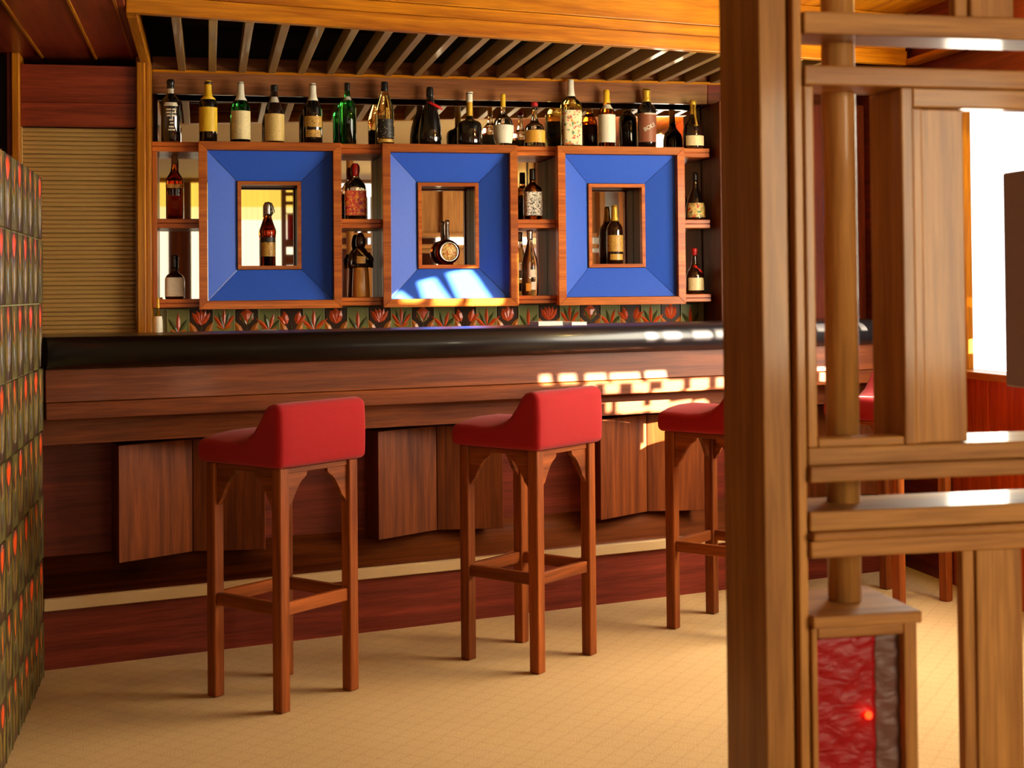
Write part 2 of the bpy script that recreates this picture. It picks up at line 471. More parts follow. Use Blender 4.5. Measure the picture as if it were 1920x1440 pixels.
for i in range(n):                          # upright boards under the window, joints open
    a, b = WY0 + (WY1 - WY0) * i / n, WY0 + (WY1 - WY0) * (i + 1) / n
    part(wr, 'board', 'red_wood_Z', XR, XR + .09, a + .003, b - .003, 0, WZ0 - .03, bev=.003)
part(wr, 'wall_section', 'dark_wood_Y', XR + .09, XR + .1, WY0, WY1, 0, WZ0, bev=0)
mt, nt, b_ = newmat('window_pane')
tr = nt.nodes.new('ShaderNodeBsdfTransparent'); gl = nt.nodes.new('ShaderNodeBsdfGlossy'); gl.inputs['Roughness'].default_value = .02
mx = nt.nodes.new('ShaderNodeMixShader'); mx.inputs[0].default_value = .05
nt.links.new(tr.outputs[0], mx.inputs[1]); nt.links.new(gl.outputs[0], mx.inputs[2])
nt.links.new(mx.outputs[0], nt.nodes['Material Output'].inputs['Surface'])
M['window_pane'] = mt
w1 = struct('window_1', 'wide bright window in the right-hand wall')
part(w1, 'pane', 'window_pane', XR + .06, XR + .064, WY0, WY1, WZ0, WZ1, bev=0)
part(w1, 'sill', 'honey_wood_Y', XR - .03, XR + .1, WY0 - .02, WY1 + .02, WZ0 - .03, WZ0, bev=.004)
for a, b in ((WY1 - .02, WY1 + .0), (WY0, WY0 + .03)):
    part(w1, 'window_jamb', 'honey_wood_Z', XR, XR + .1, a, b, WZ0, WZ1)
part(w1, 'window_head', 'honey_wood_Y', XR, XR + .1, WY0, WY1, WZ1 - .02, WZ1)
# unseen pierced board added outside that window to shape the sunlight: the low sun reaches the bar only through its openings
def pierced(name, mat, x, y0, y1, z0, z1, holes, thick):
    vs_, es = [], []
    def loop(pts):
        k = len(vs_); vs_.extend(Vector(p) for p in pts); es.extend((k + i, k + (i + 1) % len(pts)) for i in range(len(pts)))
    loop([(y0, z0), (y1, z0), (y1, z1), (y0, z1)])
    for h in holes: loop(h)
    V, E, F, *_ = geometry.delaunay_2d_cdt(vs_, es, [], 0, 1e-5)
    def inside(p, poly):
        r = False
        for i in range(len(poly)):
            (x1, y1_), (x2, y2_) = poly[i], poly[i - 1]
            if (y1_ > p[1]) != (y2_ > p[1]) and p[0] < (x2 - x1) * (p[1] - y1_) / (y2_ - y1_) + x1: r = not r
        return r
    mb = MB(); k = mb.mi(mat)
    bv = [mb.bm.verts.new((x, v.x, v.y)) for v in V]
    for f in F:
        c = sum((V[i] for i in f), Vector((0, 0))) / len(f)
        if not any(inside(c, h) for h in holes): mb.bm.faces.new([bv[i] for i in f]).material_index = k
    r = bmesh.ops.extrude_face_region(mb.bm, geom=mb.bm.faces[:])
    for v in [g for g in r['geom'] if isinstance(g, bmesh.types.BMVert)]: v.co.x += thick
    return mb.build(name)
tag(pierced('sun_mask', 'mid_wood_Y', 4.0, 1.2, 5.36, -.05, 3.0, HOLES, .006), kind='structure')

# rear of the room, seen only in the mirrors: curtained bright windows between wooden posts
YB = -2.3
wb = struct('wall_rear')
part(wb, 'wall_section', 'mid_wood_Z', -1.6, XR, YB - .1, YB, 0, .85, bev=0)
part(wb, 'wall_section', 'cream_plaster', -1.6, XR, YB - .1, YB, 2.505, 2.6, bev=0)
for a, b in ((-1.6, -.95), (-.42, -.18), (1.14, 1.3), (2.0, XR)):
    part(wb, 'wall_section', 'mid_wood_Z', a, b, YB - .1, YB, .85, 2.504, bev=0)
for i in range(6):
    part(wb, 'board', 'mid_wood_Z', 1.32 + .11 * i, 1.40 + .11 * i, YB - .06, YB + .01, .85, 2.36, bev=.004)
for idx, (a, b) in enumerate(((-.95, -.42), (-.18, 1.14))):
    w = struct('window_%d' % (idx + 2))
    nx = int((b - a) / .022); mb = MB()     # softly folded curtain, glowing with the daylight behind it
    k1, k2, k3 = mb.mi('curtain_lit'), mb.mi('curtain_top'), mb.mi('curtain_mid')
    cols = [a + (b - a) * i / nx for i in range(nx + 1)]
    zz = (.85, 1.4, 2.1, 2.24, 2.5)
    grid = [[mb.bm.verts.new((x, YB - .05 + .018 * math.sin(x * 95) * (.4 + .6 * math.sin(x * 13) ** 2), z)) for x in cols] for z in zz]
    for j in range(len(zz) - 1):
        for i in range(nx):
            f = mb.bm.faces.new((grid[j][i], grid[j][i + 1], grid[j + 1][i + 1], grid[j + 1][i])); f.smooth = True
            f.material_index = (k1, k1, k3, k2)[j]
    mb.build('curtain', None, w)
    part(w, 'window_sill', 'honey_wood_X', a - .02, b + .02, YB - .08, YB + .05, .82, .85)
    part(w, 'window_head', 'honey_wood_X', a - .02, b + .02, YB - .08, YB + .02, 2.50, 2.54)
lat = struct('trim_rear')
for (z0, z1) in ((.85, 1.12), (1.20, 1.28), (1.38, 1.52), (1.60, 1.72), (1.80, 1.885), (2.162, 2.172), (2.262, 2.30), (2.36, 2.40), (2.475, 2.504)):
    part(lat, 'lattice_board', 'mid_wood_X', .833, .906, YB + .0, YB + .03, z0, z1)
for (x0, x1) in ((.78, .833), (.906, .95)):
    part(lat, 'lattice_board', 'mid_wood_Z', x0, x1, YB + .0, YB + .035, .85, 2.504)
part(lat, 'red_panel', 'red_upholstery', .845, .906, YB, YB + .02, 1.886, 2.16)

ce = struct('ceiling')
part(ce, 'ceiling_slab', 'near_black', -1.7, 3.3, 4.6, 6.86, 2.575, 2.62, bev=0)
part(ce, 'ceiling_slab', 'cream_plaster', -1.7, 1.9, -2.4, 4.6, 2.545, 2.62, bev=0)
part(ce, 'ceiling_slab', 'mid_wood_Y', 1.9, 3.3, -2.4, 4.6, 2.545, 2.62, bev=0)
x = -1.6
while x < XR - .01:
    part(ce, 'plank', 'honey_wood_Y', x + .003, min(x + .265, XR) - .003, 4.6, 5.93, 2.545, 2.575, bev=.004)
    x += .265
# lower soffit over the serving hatch: long planks with lit edge beads
so = struct('ceiling_soffit')
for a, b in ((-1.6, -1.16), (-1.155, -.93), (-.925, -.702), (-.694, -.478), (-.470, -.322), (-.314, -.286)):
    part(so, 'plank', 'soffit_wood_Y', a, b, 4.55, 6.76, 2.33, 2.35, bev=.003)
for x in (-1.158, -.928, -.698, -.474, -.318):
    part(so, 'bead', 'honey_wood_Y', x - .006, x + .006, 4.55, 6.40, 2.324, 2.345, bev=.002)
part(so, 'end_board', 'dark_wood_X', -1.6, -.286, 4.53, 4.55, 2.33, 2.545)
part(so, 'soffit_core', 'near_black', -1.6, -.286, 4.55, 6.76, 2.355, 2.54, bev=0)
tr1 = struct('trim_1', 'honey wood jamb post at the left end of the shelves')
part(tr1, 'post', 'honey_wood_Z', -.302, -.262, 6.30, 6.5, 0, 2.33, bev=.006)
part(tr1, 'post', 'honey_wood_Z', -.262, -.244, 6.315, 6.76, 0, 2.33, bev=.003)
tr2 = struct('trim_2', 'honey wood jamb post left of the louvred shutter')
part(tr2, 'post', 'honey_wood_Z', -.812, -.78, 6.29, 6.45, 0, 2.33, bev=.004)
part(tr2, 'post', 'dark_wood_Z', -.832, -.812, 6.30, 6.45, 0, 2.33, bev=.003)
part(tr2, 'post', 'near_black', -1.6, -.832, 6.42, 6.45, 0, 2.33, bev=0)  # black sheet standing in for the dark void beside the posts
tr3 = struct('trim_3', 'cornice along the top of the right-hand wall')
part(tr3, 'moulding', 'honey_wood_Y', XR - .07, XR, 3.0, 5.91, 2.31, 2.335, bev=.004)
part(tr3, 'moulding', 'dark_wood_Y', XR - .03, XR, 3.0, 5.91, 2.335, 2.545, bev=.002)
tr4 = struct('trim_4', 'plain brown panelling right of the shelves')
part(tr4, 'panel', 'mid_wood_Z', 2.40, 2.445, 6.42, 6.76, 0, 2.2, bev=.003)
part(tr4, 'panel', 'dark_wood_Z', 2.455, XR, 6.46, 6.76, 0, 2.2, bev=.003)
part(tr4, 'panel', 'dark_wood_X', 2.40, XR, 6.578, 6.76, 2.205, 2.375, bev=.003)

wl = thing('added_lamp', 'unseen brass wall lamp added to warm the canopy fascia', 'lamp', (XR - .004, 4.35, 2.26))  # out-of-view lamp added to yellow the right end of the fascia
MB().box(-.012, 0, -.04, .04, -.06, .06, 'gold_metal', .003).build('back_plate', None, wl)
MB().tube([(-.012, 0, 0), (-.08, 0, -.01), (-.12, 0, .02), (-.125, 0, .05)], .008, 8, 'gold_metal').build('arm', None, wl)
MB().lathe([(.012, .05), (.045, .075), (.06, .115), (.045, .155), (.012, .172)], 18, 'lamp_globe').build('globe', None, wl, (-.125, 0, 0))
pl = bpy.data.lights.new('added_lamp_light', 'POINT'); pl.energy = 52; pl.color = (1, .76, .2); pl.shadow_soft_size = .06
po = bpy.data.objects.new('added_lamp_light', pl); C.objects.link(po); po.location = (XR - .22, 4.35, 2.37)

# ------------------------------------------------------------------ glazed relief tiles
TW, TH = .1026, .21
RELIEF = [1.0]
def leaf(mb, cx, cz, ln, wd, ang, mat, y=-.009, h=.005, bend=0):
    """one raised glazed petal with a ridge; (cx, cz) is its foot"""
    h *= RELIEF[0]
    k = mb.mi(mat); ca, sa = math.sin(ang), math.cos(ang)
    def P(t, s, hh):
        u = ln * t; v = wd * s + bend * t * t
        return mb.bm.verts.new((cx + u * ca + v * sa, y - hh, cz + u * sa - v * ca))
    ts = (0, .3, .65, 1)
    ws = (.05, .42, .40, .03)
    Lr = [P(t, -w, 0) for t, w in zip(ts, ws)]; Rr = [P(t, w, 0) for t, w in zip(ts, ws)]
    Mr = [P(t, 0, h if 0 < t < 1 else h * .3) for t in ts]
    for i in range(3):
        for a, b in ((Lr, Mr), (Mr, Rr)):
            f = mb.bm.faces.new((a[i], a[i + 1], b[i + 1], b[i])); f.material_index = k; f.smooth = False
def tile_mesh(kind, var, w=TW, h=TH):
    mb = MB()
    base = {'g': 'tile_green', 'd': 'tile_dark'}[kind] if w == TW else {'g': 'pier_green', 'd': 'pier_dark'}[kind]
    g = .0022
    mb.box(-w / 2 + g, w / 2 - g, -.009, 0, g, h - g, base, .002)
    def rim(mat):                           # raised lip along both long sides
        for s in (-1, 1): mb.box(s * (w / 2 - .004) - .002, s * (w / 2 - .004) + .002, -.0115, -.008, g, h - g, mat)
    f = 1.35 if w == TW else .8
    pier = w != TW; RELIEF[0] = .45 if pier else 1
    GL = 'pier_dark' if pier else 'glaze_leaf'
    if kind == 'g':
        rim(base if pier else 'tile_edge')
        z = h * (.50, .46, .54, .49)[var % 4]
        n = (5, 3, 5, 4)[var % 4]
        for i in range(n):
            a = (i - (n - 1) / 2) * (.42, .55, .30, .5)[var % 4]
            hot = (i == n // 2) if pier else (i % 2 == (n // 2) % 2)
            leaf(mb, 0, z, h * (.46 if abs(a) < .2 else .40), .016 * f, a, ('glaze_amber' if pier else 'glaze_orange') if hot else GL, bend=.006 * a)
        for s in (-1, 1):
            leaf(mb, 0, z - .002, h * .2, .012 * f, s * 1.1, 'tile_olive' if pier else 'glaze_amber')
            leaf(mb, 0, h * .08, h * .34, .016 * f, s * .35, GL)
        leaf(mb, 0, h * .04, z, .008, 0, GL)
    else:
        z = h * .63
        if var % 4 == 0:
            for a, l, wd in ((0, .36, .040), (.38, .32, .030), (-.38, .32, .030)): leaf(mb, 0, z, h * l, wd * f, a, 'glaze_orange')
        elif var % 4 == 1:
            for a in (-.62, -.3, 0, .3, .62): leaf(mb, 0, z + .002, h * .33, .022 * f, a, 'glaze_orange')
        elif var % 4 == 2:
            leaf(mb, 0, z + .005, h * .34, .055 * f, 0, 'glaze_orange')
            for s in (-1, 1): leaf(mb, 0, z, h * .3, .02 * f, s * .5, 'tile_olive')
        else:
            for s in (-1, 1):
                leaf(mb, s * .016 * f, z, h * .3, .026 * f, s * .25, 'glaze_orange'); leaf(mb, s * .022 * f, z, h * .26, .018 * f, s * .7, 'glaze_orange')
        am = 'tile_olive' if pier else 'glaze_amber'
        for s in (-1, 1):
            leaf(mb, s * .012, h * .30, h * .46, .026 * f, s * .42, am, bend=s * .004)
            leaf(mb, s * .012, h * .14, h * .36, .022 * f, s * .50, am)
        leaf(mb, 0, h * .03, z, .007, 0, GL)
    return mb.data('tile')
TILES = {(k, v): tile_mesh(k, v) for k in 'gd' for v in range(4)}
bs = struct('wall_backsplash', 'row of glazed flower tiles along the wall behind the bar')
part(bs, 'backing', 'grout', -.243, 2.398, 6.664, 6.76, 1.0, 1.232, bev=0)
x = -.188 - TW; i = 0
while x < 2.38:
    if x > -.25 or True:
        xx = x + TW / 2
        if xx - TW / 2 > -.25 and xx + TW / 2 < 2.40:
            place(TILES[('d' if i % 2 == 0 else 'g', (i // 2 * 3 + i) % 4)], 'tile', bs, (xx, 6.664, 1.022))
    x += TW; i += 1
wp = struct('wall_pier', 'low wall of glazed flower tiles at the left end of the bar')
part(wp, 'pier_core', 'grout', -.72, -.564, 3.52, 5.06, 0, 1.695, bev=.004)
PW, PH = .13, .2165
PT = {(k, v): tile_mesh(k, v, PW, PH) for k in 'gd' for v in range(4)}
for r in range(8):
    z0 = 1.704 - PH * (r + 1)
    for c in range(11):
        y = 5.06 - PW * (c + .5)
        if y - PW / 2 < 3.55: break
        # orange blooms alternate from row to row
        o = place(PT[('d' if (r + c) % 2 == 0 else 'g', ((r * 3 + c * 5 + c // 2) % 4) if (r + c) % 2 else (0, 2, 0, 1)[(r + c // 2) % 4])], 'tile', wp, (-.564, y, max(z0, .002)), math.pi / 2)
        if z0 < 0: o.scale = (1, 1, (PH + z0) / PH)

# ------------------------------------------------------------------ louvred shutter left of the shelves
sh = thing('roller_shutter', 'olive brown louvred shutter between two posts left of the shelves', 'shutter', (-.54, 6.36, 1.0))
n = 54; pitch = 1.02 / n
SL = []
for v in range(4):
    t = (.10, .32, .20, .42)[v]
    mb = MB(); prof = []
    for j in range(7):
        a = math.pi * j / 6
        prof.append((-.0065 * math.sin(a) - t * .008 * math.cos(a), -pitch * .49 * math.cos(a)))
    prof += [(.004, pitch * .49), (.004, -pitch * .49)]
    mb.prism(prof, 'X', -.236, .232, 'louvre_slat', smooth=False)
    SL.append(mb.data('slat'))
for i in range(n):
    place(SL[(i * 7 // 3) % 4], 'slat', sh, (0, .0 + .003 * ((i % 3) - 1), pitch * (i + .5)))
part(sh, 'guide', 'louvre_slat', .231, .238, -.02, .02, 0, 1.02)
part(sh, 'guide', 'louvre_slat', -.240, -.235, -.02, .02, 0, 1.02)
hb = thing('shutter_box', 'dark red wooden box above the louvred shutter', 'box', (-.54, 6.36, 2.02))
part(hb, 'front_board', 'soffit_wood_X', -.24, .238, -.03, .0, .002, .105, bev=.002)
part(hb, 'front_board', 'soffit_wood_X', -.24, .238, -.03, .0, .106, .268, bev=.002)
part(hb, 'box_back', 'near_black', -.24, .238, .0, .3, .03, .26, bev=0)

# ------------------------------------------------------------------ canopy over the bar
CA = math.atan2(.478, 2.387)
cp0 = Vector((-.285, 5.227, 2.308))
ca = thing('bar_canopy', 'honey wood canopy over the bar with an open slatted underside', 'canopy', cp0)
def fboard(name, mat, y0, y1, z0, z1):
    o = MB().box(0, 3.46, y0, y1, z0, z1, mat, .003, 2).build(name, None, ca, (0, 0, 0), CA)
fboard('lower_moulding', 'honey_wood_X', -.010, .028, 0, .064)
fboard('fascia_board', 'honey_wood_X', .0, .025, .066, .112)
fboard('fascia_board', 'honey_wood_X', .0, .025, .114, .236)
def cpart(name, mat, x0, x1, y0, y1, z0, z1, bev=.002):
    return part(ca, name, mat, x0 - cp0.x, x1 - cp0.x, y0 - cp0.y, y1 - cp0.y, z0 - cp0.z, z1 - cp0.z, bev=bev)
for k in range(23):
    x = -.112 + .1335 * k
    yf = 5.239 + (x + .224) * .2003 + .034
    cpart('slat', 'slat_wood', x - .0165, x + .0165, yf, 6.572, 2.306, 2.366)
cpart('header_board', 'header_wood_X', -.244, 2.398, 6.575, 6.60, 2.205, 2.375)
cpart('dark_backing', 'near_black', -.244, 3.14, 6.602, 6.625, 2.376, 2.509, bev=0)  # black board gives the void between the slats its darkness
cpart('back_lip', 'honey_wood_X', -.244, XR - .08, 6.556, 6.5745, 2.300, 2.314, bev=.003)
cpart('side_rail', 'honey_wood_Y', -.284, -.247, 5.27, 6.555, 2.300, 2.372)
mb = MB(); mb.prism([(0, .045), (XR - .02 + .285, .045 + (XR - .02 + .285) * .2003), (XR - .02 + .285, 6.575 - cp0.y), (0, 6.575 - cp0.y)], 'Z', 2.51 - cp0.z, 2.535 - cp0.z, 'near_black')
mb.build('roof_board', None, ca)

# ------------------------------------------------------------------ shelving behind the bar
FX = ((-.041, .593), (.781, 1.414), (1.607, 2.233))
BAYS = ((-.222, -.041), (.593, .781), (1.414, 1.607), (2.233, 2.377))
SZ = 1.981
YM = 6.68                                   # face of the mirrors
def step_shelf(name, parent, o, x0, x1, z0, z1):   # a shelf whose front edge is a double moulding
    mb = MB(); zm = (z0 + z1) / 2; y0 = 6.5
    mb.prism([(y0, zm + .003), (y0, z1 - .003), (y0 + .003, z1), (YM - .002, z1), (YM - .002, z0), (y0 + .003, z0), (y0, z0 + .003), (y0, zm - .003), (y0 + .008, zm - .0005), (y0 + .008, zm + .0005)], 'X', x0, x1, 'frame_wood_X')
    for v in mb.bm.verts: v.co -= Vector(o)
    o_ = mb.build(name, None, parent)
    return o_
tag(step_shelf('top_shelf', None, (-.243, 6.5, SZ - .044), -.243, 2.377, SZ - .044, SZ), 'long wooden top shelf carrying the row of bottles', 'shelf').location = (-.243, 6.5, SZ - .044)
CUB = ('narrow two-level cubby between the jamb post and the first blue frame', 'narrow two-level cubby between the first and middle blue frames',
       'narrow two-level cubby between the middle and last blue frames', 'narrow two-level open cubby at the right end of the shelves')
for (x0, x1), lb in zip(BAYS, CUB):
    q = (x0, 6.5, 1.238)
    t = thing('cubby_shelf', lb, 'shelf', q, 0, 'cubbies between the blue frames')
    step_shelf('shelf', t, q, x0 + .001, x1 - .001 if x1 < 2.3 else x1, 1.594, 1.636)
    step_shelf('shelf', t, q, x0 + .001, x1 - .001 if x1 < 2.3 else x1, 1.238, 1.276)
    if x0 < 0: part(t, 'upright', 'frame_wood_Z', -.021, -.0005, 0, YM - 6.502, 0, SZ - .045 - 1.238)
for (z0, z1, lb) in ((SZ, 2.24, 'upper wall mirror behind the row of bottles'), (1.262, SZ - .044, 'lower wall mirror backing the cubbies and blue frames')):
    w_ = thing('wall_mirror', lb, 'mirror', (1.086, YM, z0))
    if z0 > 1.5: w_.rotation_euler[0] = math.radians(-1.2)   # the upper mirror leans back a little
    part(w_, 'mirror_sheet', 'mirror_glass', -1.31, 1.31, 0, .006, 0, z1 - z0, bev=0)
    part(w_, 'backing_board', 'dark_wood_X', -1.31, 1.31, .0065, .075, 0, z1 - z0, bev=0)

def display_frame(x0, x1, z0, z1, ix0, ix1, iz0, iz1, label):
    t = thing('display_frame', label, 'display case', (x0, 6.47, z0), 0, 'blue display frames on the bar wall')
    W = x1 - x0; H = z1 - z0; b = .037
    ix0 -= x0; ix1 -= x0; iz0 -= z0; iz1 -= z0
    def ring(name, mat, A, B, ya, yb, bev):  # four mitred lengths between two rectangles
        (a0, c0, a1, c1), (p0, r0, p1, r1) = A, B
        for q in (((a0, c0), (a1, c0), (p1, r0), (p0, r0)), ((a0, c1), (p0, r1), (p1, r1), (a1, c1)),
                  ((a0, c0), (p0, r0), (p0, r1), (a0, c1)), ((a1, c0), (a1, c1), (p1, r1), (p1, r0))):
            mb = MB(); mb.prism(q, 'Y', ya, yb, mat)
            if bev: bmesh.ops.bevel(mb.bm, geom=mb.bm.edges[:], offset=bev, segments=1, affect='EDGES', profile=.5)
            mb.build(name, None, t)
    ring('frame_rail', 'frame_wood_X', (0, 0, W, H), (b, b, W - b, H - b), -.022, .03, .0015)
    ring('inner_rail', 'frame_wood_X', (ix0, iz0, ix1, iz1), (ix0 + .017, iz0 + .017, ix1 - .017, iz1 - .017), .050, .085, .001)
    g = .0012                               # open mitre between the lacquered slopes
    o = (b + .002, b + .002, W - b - .002, H - b - .002); i_ = (ix0 - .002, iz0 - .002, ix1 + .002, iz1 + .002)
    yo, yi, th = .010, .062, .008
    quads = (((o[0] + g, o[1]), (o[2] - g, o[1]), (i_[2] - g, i_[1]), (i_[0] + g, i_[1])),
             ((o[2] - g, o[3]), (o[0] + g, o[3]), (i_[0] + g, i_[3]), (i_[2] - g, i_[3])),
             ((o[0], o[3] - g), (o[0], o[1] + g), (i_[0], i_[1] + g), (i_[0], i_[3] - g)),
             ((o[2], o[1] + g), (o[2], o[3] - g), (i_[2], i_[3] - g), (i_[2], i_[1] + g)))
    for q in quads:
        mb = MB(); k = mb.mi('blue_lacquer')
        ys = (yo, yo, yi, yi)
        A = [mb.bm.verts.new((p[0], y, p[1])) for p, y in zip(q, ys)]; B = [mb.bm.verts.new((p[0], y + th, p[1])) for p, y in zip(q, ys)]
        mb.bm.faces.new(A); mb.bm.faces.new(B[::-1])
        for j in range(4): mb.bm.faces.new((A[j], B[j], B[(j + 1) % 4], A[(j + 1) % 4]))
        mb.build('bevel_panel', 'blue_lacquer', t)
    for bb in ((ix0, ix0 + .012, iz0, iz1), (ix1 - .012, ix1, iz0, iz1)):
        part(t, 'niche_side', 'mid_wood_Z', bb[0], bb[1], .086, .207, bb[2], bb[3])
    part(t, 'niche_shelf', 'mid_wood_X', ix0 + .013, ix1 - .013, .086, .207, iz0, iz0 + .014)
    part(t, 'niche_top', 'mid_wood_X', ix0 + .013, ix1 - .013, .086, .207, iz1 - .012, iz1)
    for x_ in ((.001, .020), (W - .020, W - .001)):
        part(t, 'case_side', 'mid_wood_Z', x_[0], x_[1], .031, .207, .005, SZ - .046 - z0)
    part(t, 'case_bottom', 'mid_wood_X', .021, W - .021, .031, .207, .006, .032)
    return t
IN = ((.130, .415), (.954, 1.241), (1.774, 2.056))
for (x0, x1), (a, b), lb in zip(FX, IN, ('blue lacquered display frame on the wall, nearest the louvred shutter', 'blue lacquered display frame in the middle, sunlit along its lower slope', 'blue lacquered display frame on the wall, nearest the lattice screen')):
    display_frame(x0, x1, 1.229, 1.98, a, b, 1.407, 1.808, lb)

bc = thing('back_worktop', 'dark worktop under the flower tiles behind the bar', 'worktop', (1.08, 6.5, 0))
part(bc, 'worktop', 'black_vinyl', -1.32, 1.30, -.15, .162, 1.0, 1.021, bev=.004)
part(bc, 'cabinet', 'dark_wood_X', -1.31, 1.29, -.12, .162, 0, .998)

# ------------------------------------------------------------------ the bar counter
BA = math.radians(13.5)
LEN = 3.79
bar = thing('bar_counter', 'long dark wooden bar counter with padded black top edge', 'counter', (-.568, 5.155, 0), BA)
def ext(name, mat, pts, a=0, b=LEN, smooth=False, bev=0):
    mb = MB(); mb.prism(pts, 'X', a, b, mat, smooth)
    if bev: bmesh.ops.bevel(mb.bm, geom=[e for e in mb.bm.edges], offset=bev, segments=1, affect='EDGES', profile=.5)
    return mb.build(name, None, bar)
roll = [(-.10 - .055 * math.sin(math.pi * j / 14), 1.10 - .055 * math.cos(math.pi * j / 14)) for j in range(15)]
ext('padded_edge', 'black_vinyl', [(-.03, 1.046)] + roll + [(-.03, 1.155)], smooth=True)
ext('bar_top', 'black_vinyl', [(-.029, 1.10), (-.029, 1.152), (.37, 1.152), (.37, 1.10)], bev=.003)
ext('fascia', 'mid_wood_X', [(-.088, 1.045), (-.10, .932), (-.06, .932), (-.04, 1.045)], bev=.002)
ext('apron', 'mid_wood_X', [(-.106, .93), (-.106, .872), (.0, .872), (.0, .93)], bev=.003)
ext('upper_panel', 'mid_wood_X', [(.0, .871), (.0, .778), (.02, .778), (.02, .871)])
ext('recess_top', 'dark_wood_X', [(.021, .79), (.021, .778), (.215, .778), (.215, .79)])
ext('front_wall', 'dark_wood_X', [(.20, .345), (.20, .777), (.22, .777), (.22, .345)])
cov = [(-.0, .249), (.05, .252), (.10, .264), (.145, .288), (.178, .318), (.199, .357)]
ext('cove', 'mid_wood_X', cov + [(.215, .357), (.215, .23), (.0, .23)], smooth=True)
ext('foot_ledge', 'tan_edging', [(-.026, .207), (-.026, .2475), (.045, .2475), (.045, .207)], bev=.003)
ext('kick_board', 'dark_wood_X', [(.0, .0), (.0, .206), (.02, .206), (.02, .0)])
ext('back_board', 'dark_wood_X', [(.35, 0), (.35, 1.1), (.37, 1.1), (.37, 0)])
part(bar, 'end_panel', 'dark_wood_Z', .0, .02, .021, .349, .0, .23)
part(bar, 'end_panel', 'dark_wood_Z', .0, .02, .221, .349, .23, 1.099)
for k in range(4):                          # folded pairs of panels: each pair dips to a valley in the middle
    s0 = .268 + .9855 * k; sv = s0 + .29; s1 = s0 + .54
    for q in (((s0, .048), (sv - .001, .155), (sv - .001, .1985), (s0, .1985)), ((sv + .001, .155), (s1, .060), (s1, .1985), (sv + .001, .1985))):
        mb = MB(); mb.prism(q, 'Z', .338, .758, 'mid_wood_Z')
        bmesh.ops.bevel(mb.bm, geom=mb.bm.edges[:], offset=.002, segments=1, affect='EDGES', profile=.5)
        mb.build('folded_panel', None, bar)

# ------------------------------------------------------------------ bar stools
def stool_parts():
    P = {}
    h, w = .153, .02
    P['leg'] = MB().box(-w, w, -w, w, 0, .7545, 'stool_wood_Z', .003).data('leg')
    P['rail'] = MB().box(-h + w, h - w, -.011, .011, .736, .754, 'stool_wood_X', .002).data('apron_rail')
    P['stretcher'] = MB().box(-h + w, h - w, -.0105, .0105, .296, .336, 'stool_wood_X', .002).data('stretcher')
    out = [(0, 0), (.088, 0), (.086, -.012), (.076, -.020), (.066, -.026), (.056, -.036), (.046, -.050), (.036, -.066), (.028, -.080), (.024, -.090), (.018, -.096), (.010, -.106), (.004, -.116), (0, -.118)]
    mb = MB(); mb.prism(out, 'Y', -.008, .008, 'stool_wood_X'); P['bracket'] = mb.data('bracket')
    prof = [(.195, .756), (.197, .800), (.193, .838), (.120, .838), (.06, .834), (.01, .838), (-.035, .850), (-.070, .874), (-.098, .908), (-.118, .938), (-.135, .953), (-.160, .957), (-.194, .950), (-.198, .86), (-.195, .756)]
    mb = MB(); k = mb.mi(RED); rings = []
    for x, cr in ((-.197, -.010), (-.135, .004), (-.05, .012), (.05, .012), (.135, .004), (.197, -.010)):   # the pad is crowned across its width
        rings.append([mb.bm.verts.new((x, y, z + (cr * min(1, max(0, (y + .16) / .1)) if 1 < i < 12 else 0))) for i, (y, z) in enumerate(prof)])
    n_ = len(prof)
    mb.bm.faces.new(rings[0][::-1]).material_index = k; mb.bm.faces.new(rings[-1]).material_index = k
    for A, B in zip(rings, rings[1:]):
        for i in range(n_): mb.bm.faces.new((A[i], A[(i + 1) % n_], B[(i + 1) % n_], B[i])).material_index = k
    bmesh.ops.recalc_face_normals(mb.bm, faces=mb.bm.faces)
    sharp = [e for e in mb.bm.edges if len(e.link_faces) == 2 and e.calc_face_angle() > .6]
    bmesh.ops.bevel(mb.bm, geom=sharp, offset=.022, segments=5, affect='EDGES', profile=.5)
    for f in mb.bm.faces: f.smooth = len(f.verts) <= 4
    P['seat'] = mb.data('seat')
    return P
SP = stool_parts()
def stool(x, y, deg, label):
    t = thing('bar_stool', label, 'stool', (x, y, 0), math.radians(deg), 'red bar stools along the counter')
    h = .153
    for sx in (-1, 1):
        for sy in (-1, 1): place(SP['leg'], 'leg', t, (sx * h, sy * h, .001))
    for k in range(4):
        a = k * math.pi / 2
        off = Vector((math.sin(a) * h, -math.cos(a) * h, 0))
        place(SP['rail'], 'apron_rail', t, off, a); place(SP['stretcher'], 'stretcher', t, off, a)
        u = Vector((math.cos(a), math.sin(a), 0))
        place(SP['bracket'], 'bracket', t, off - u * (h - .02) + Vector((0, 0, .736)), a)
        o = place(SP['bracket'], 'bracket', t, off + u * (h - .02) + Vector((0, 0, .736)), a + math.pi)
    place(SP['seat'], 'seat', t)
    return t
stool(.232, 4.683, 40.4, 'red upholstered low-back bar stool nearest the flower tile wall')
stool(1.107, 4.930, 39.7, 'red upholstered bar stool in the middle of the counter')
stool(1.953, 5.193, 41.0, 'red bar stool half hidden behind the tall screen post')
stool(2.775, 5.455, 115.0, 'bar stool whose legs show through the openings of the lattice screen')

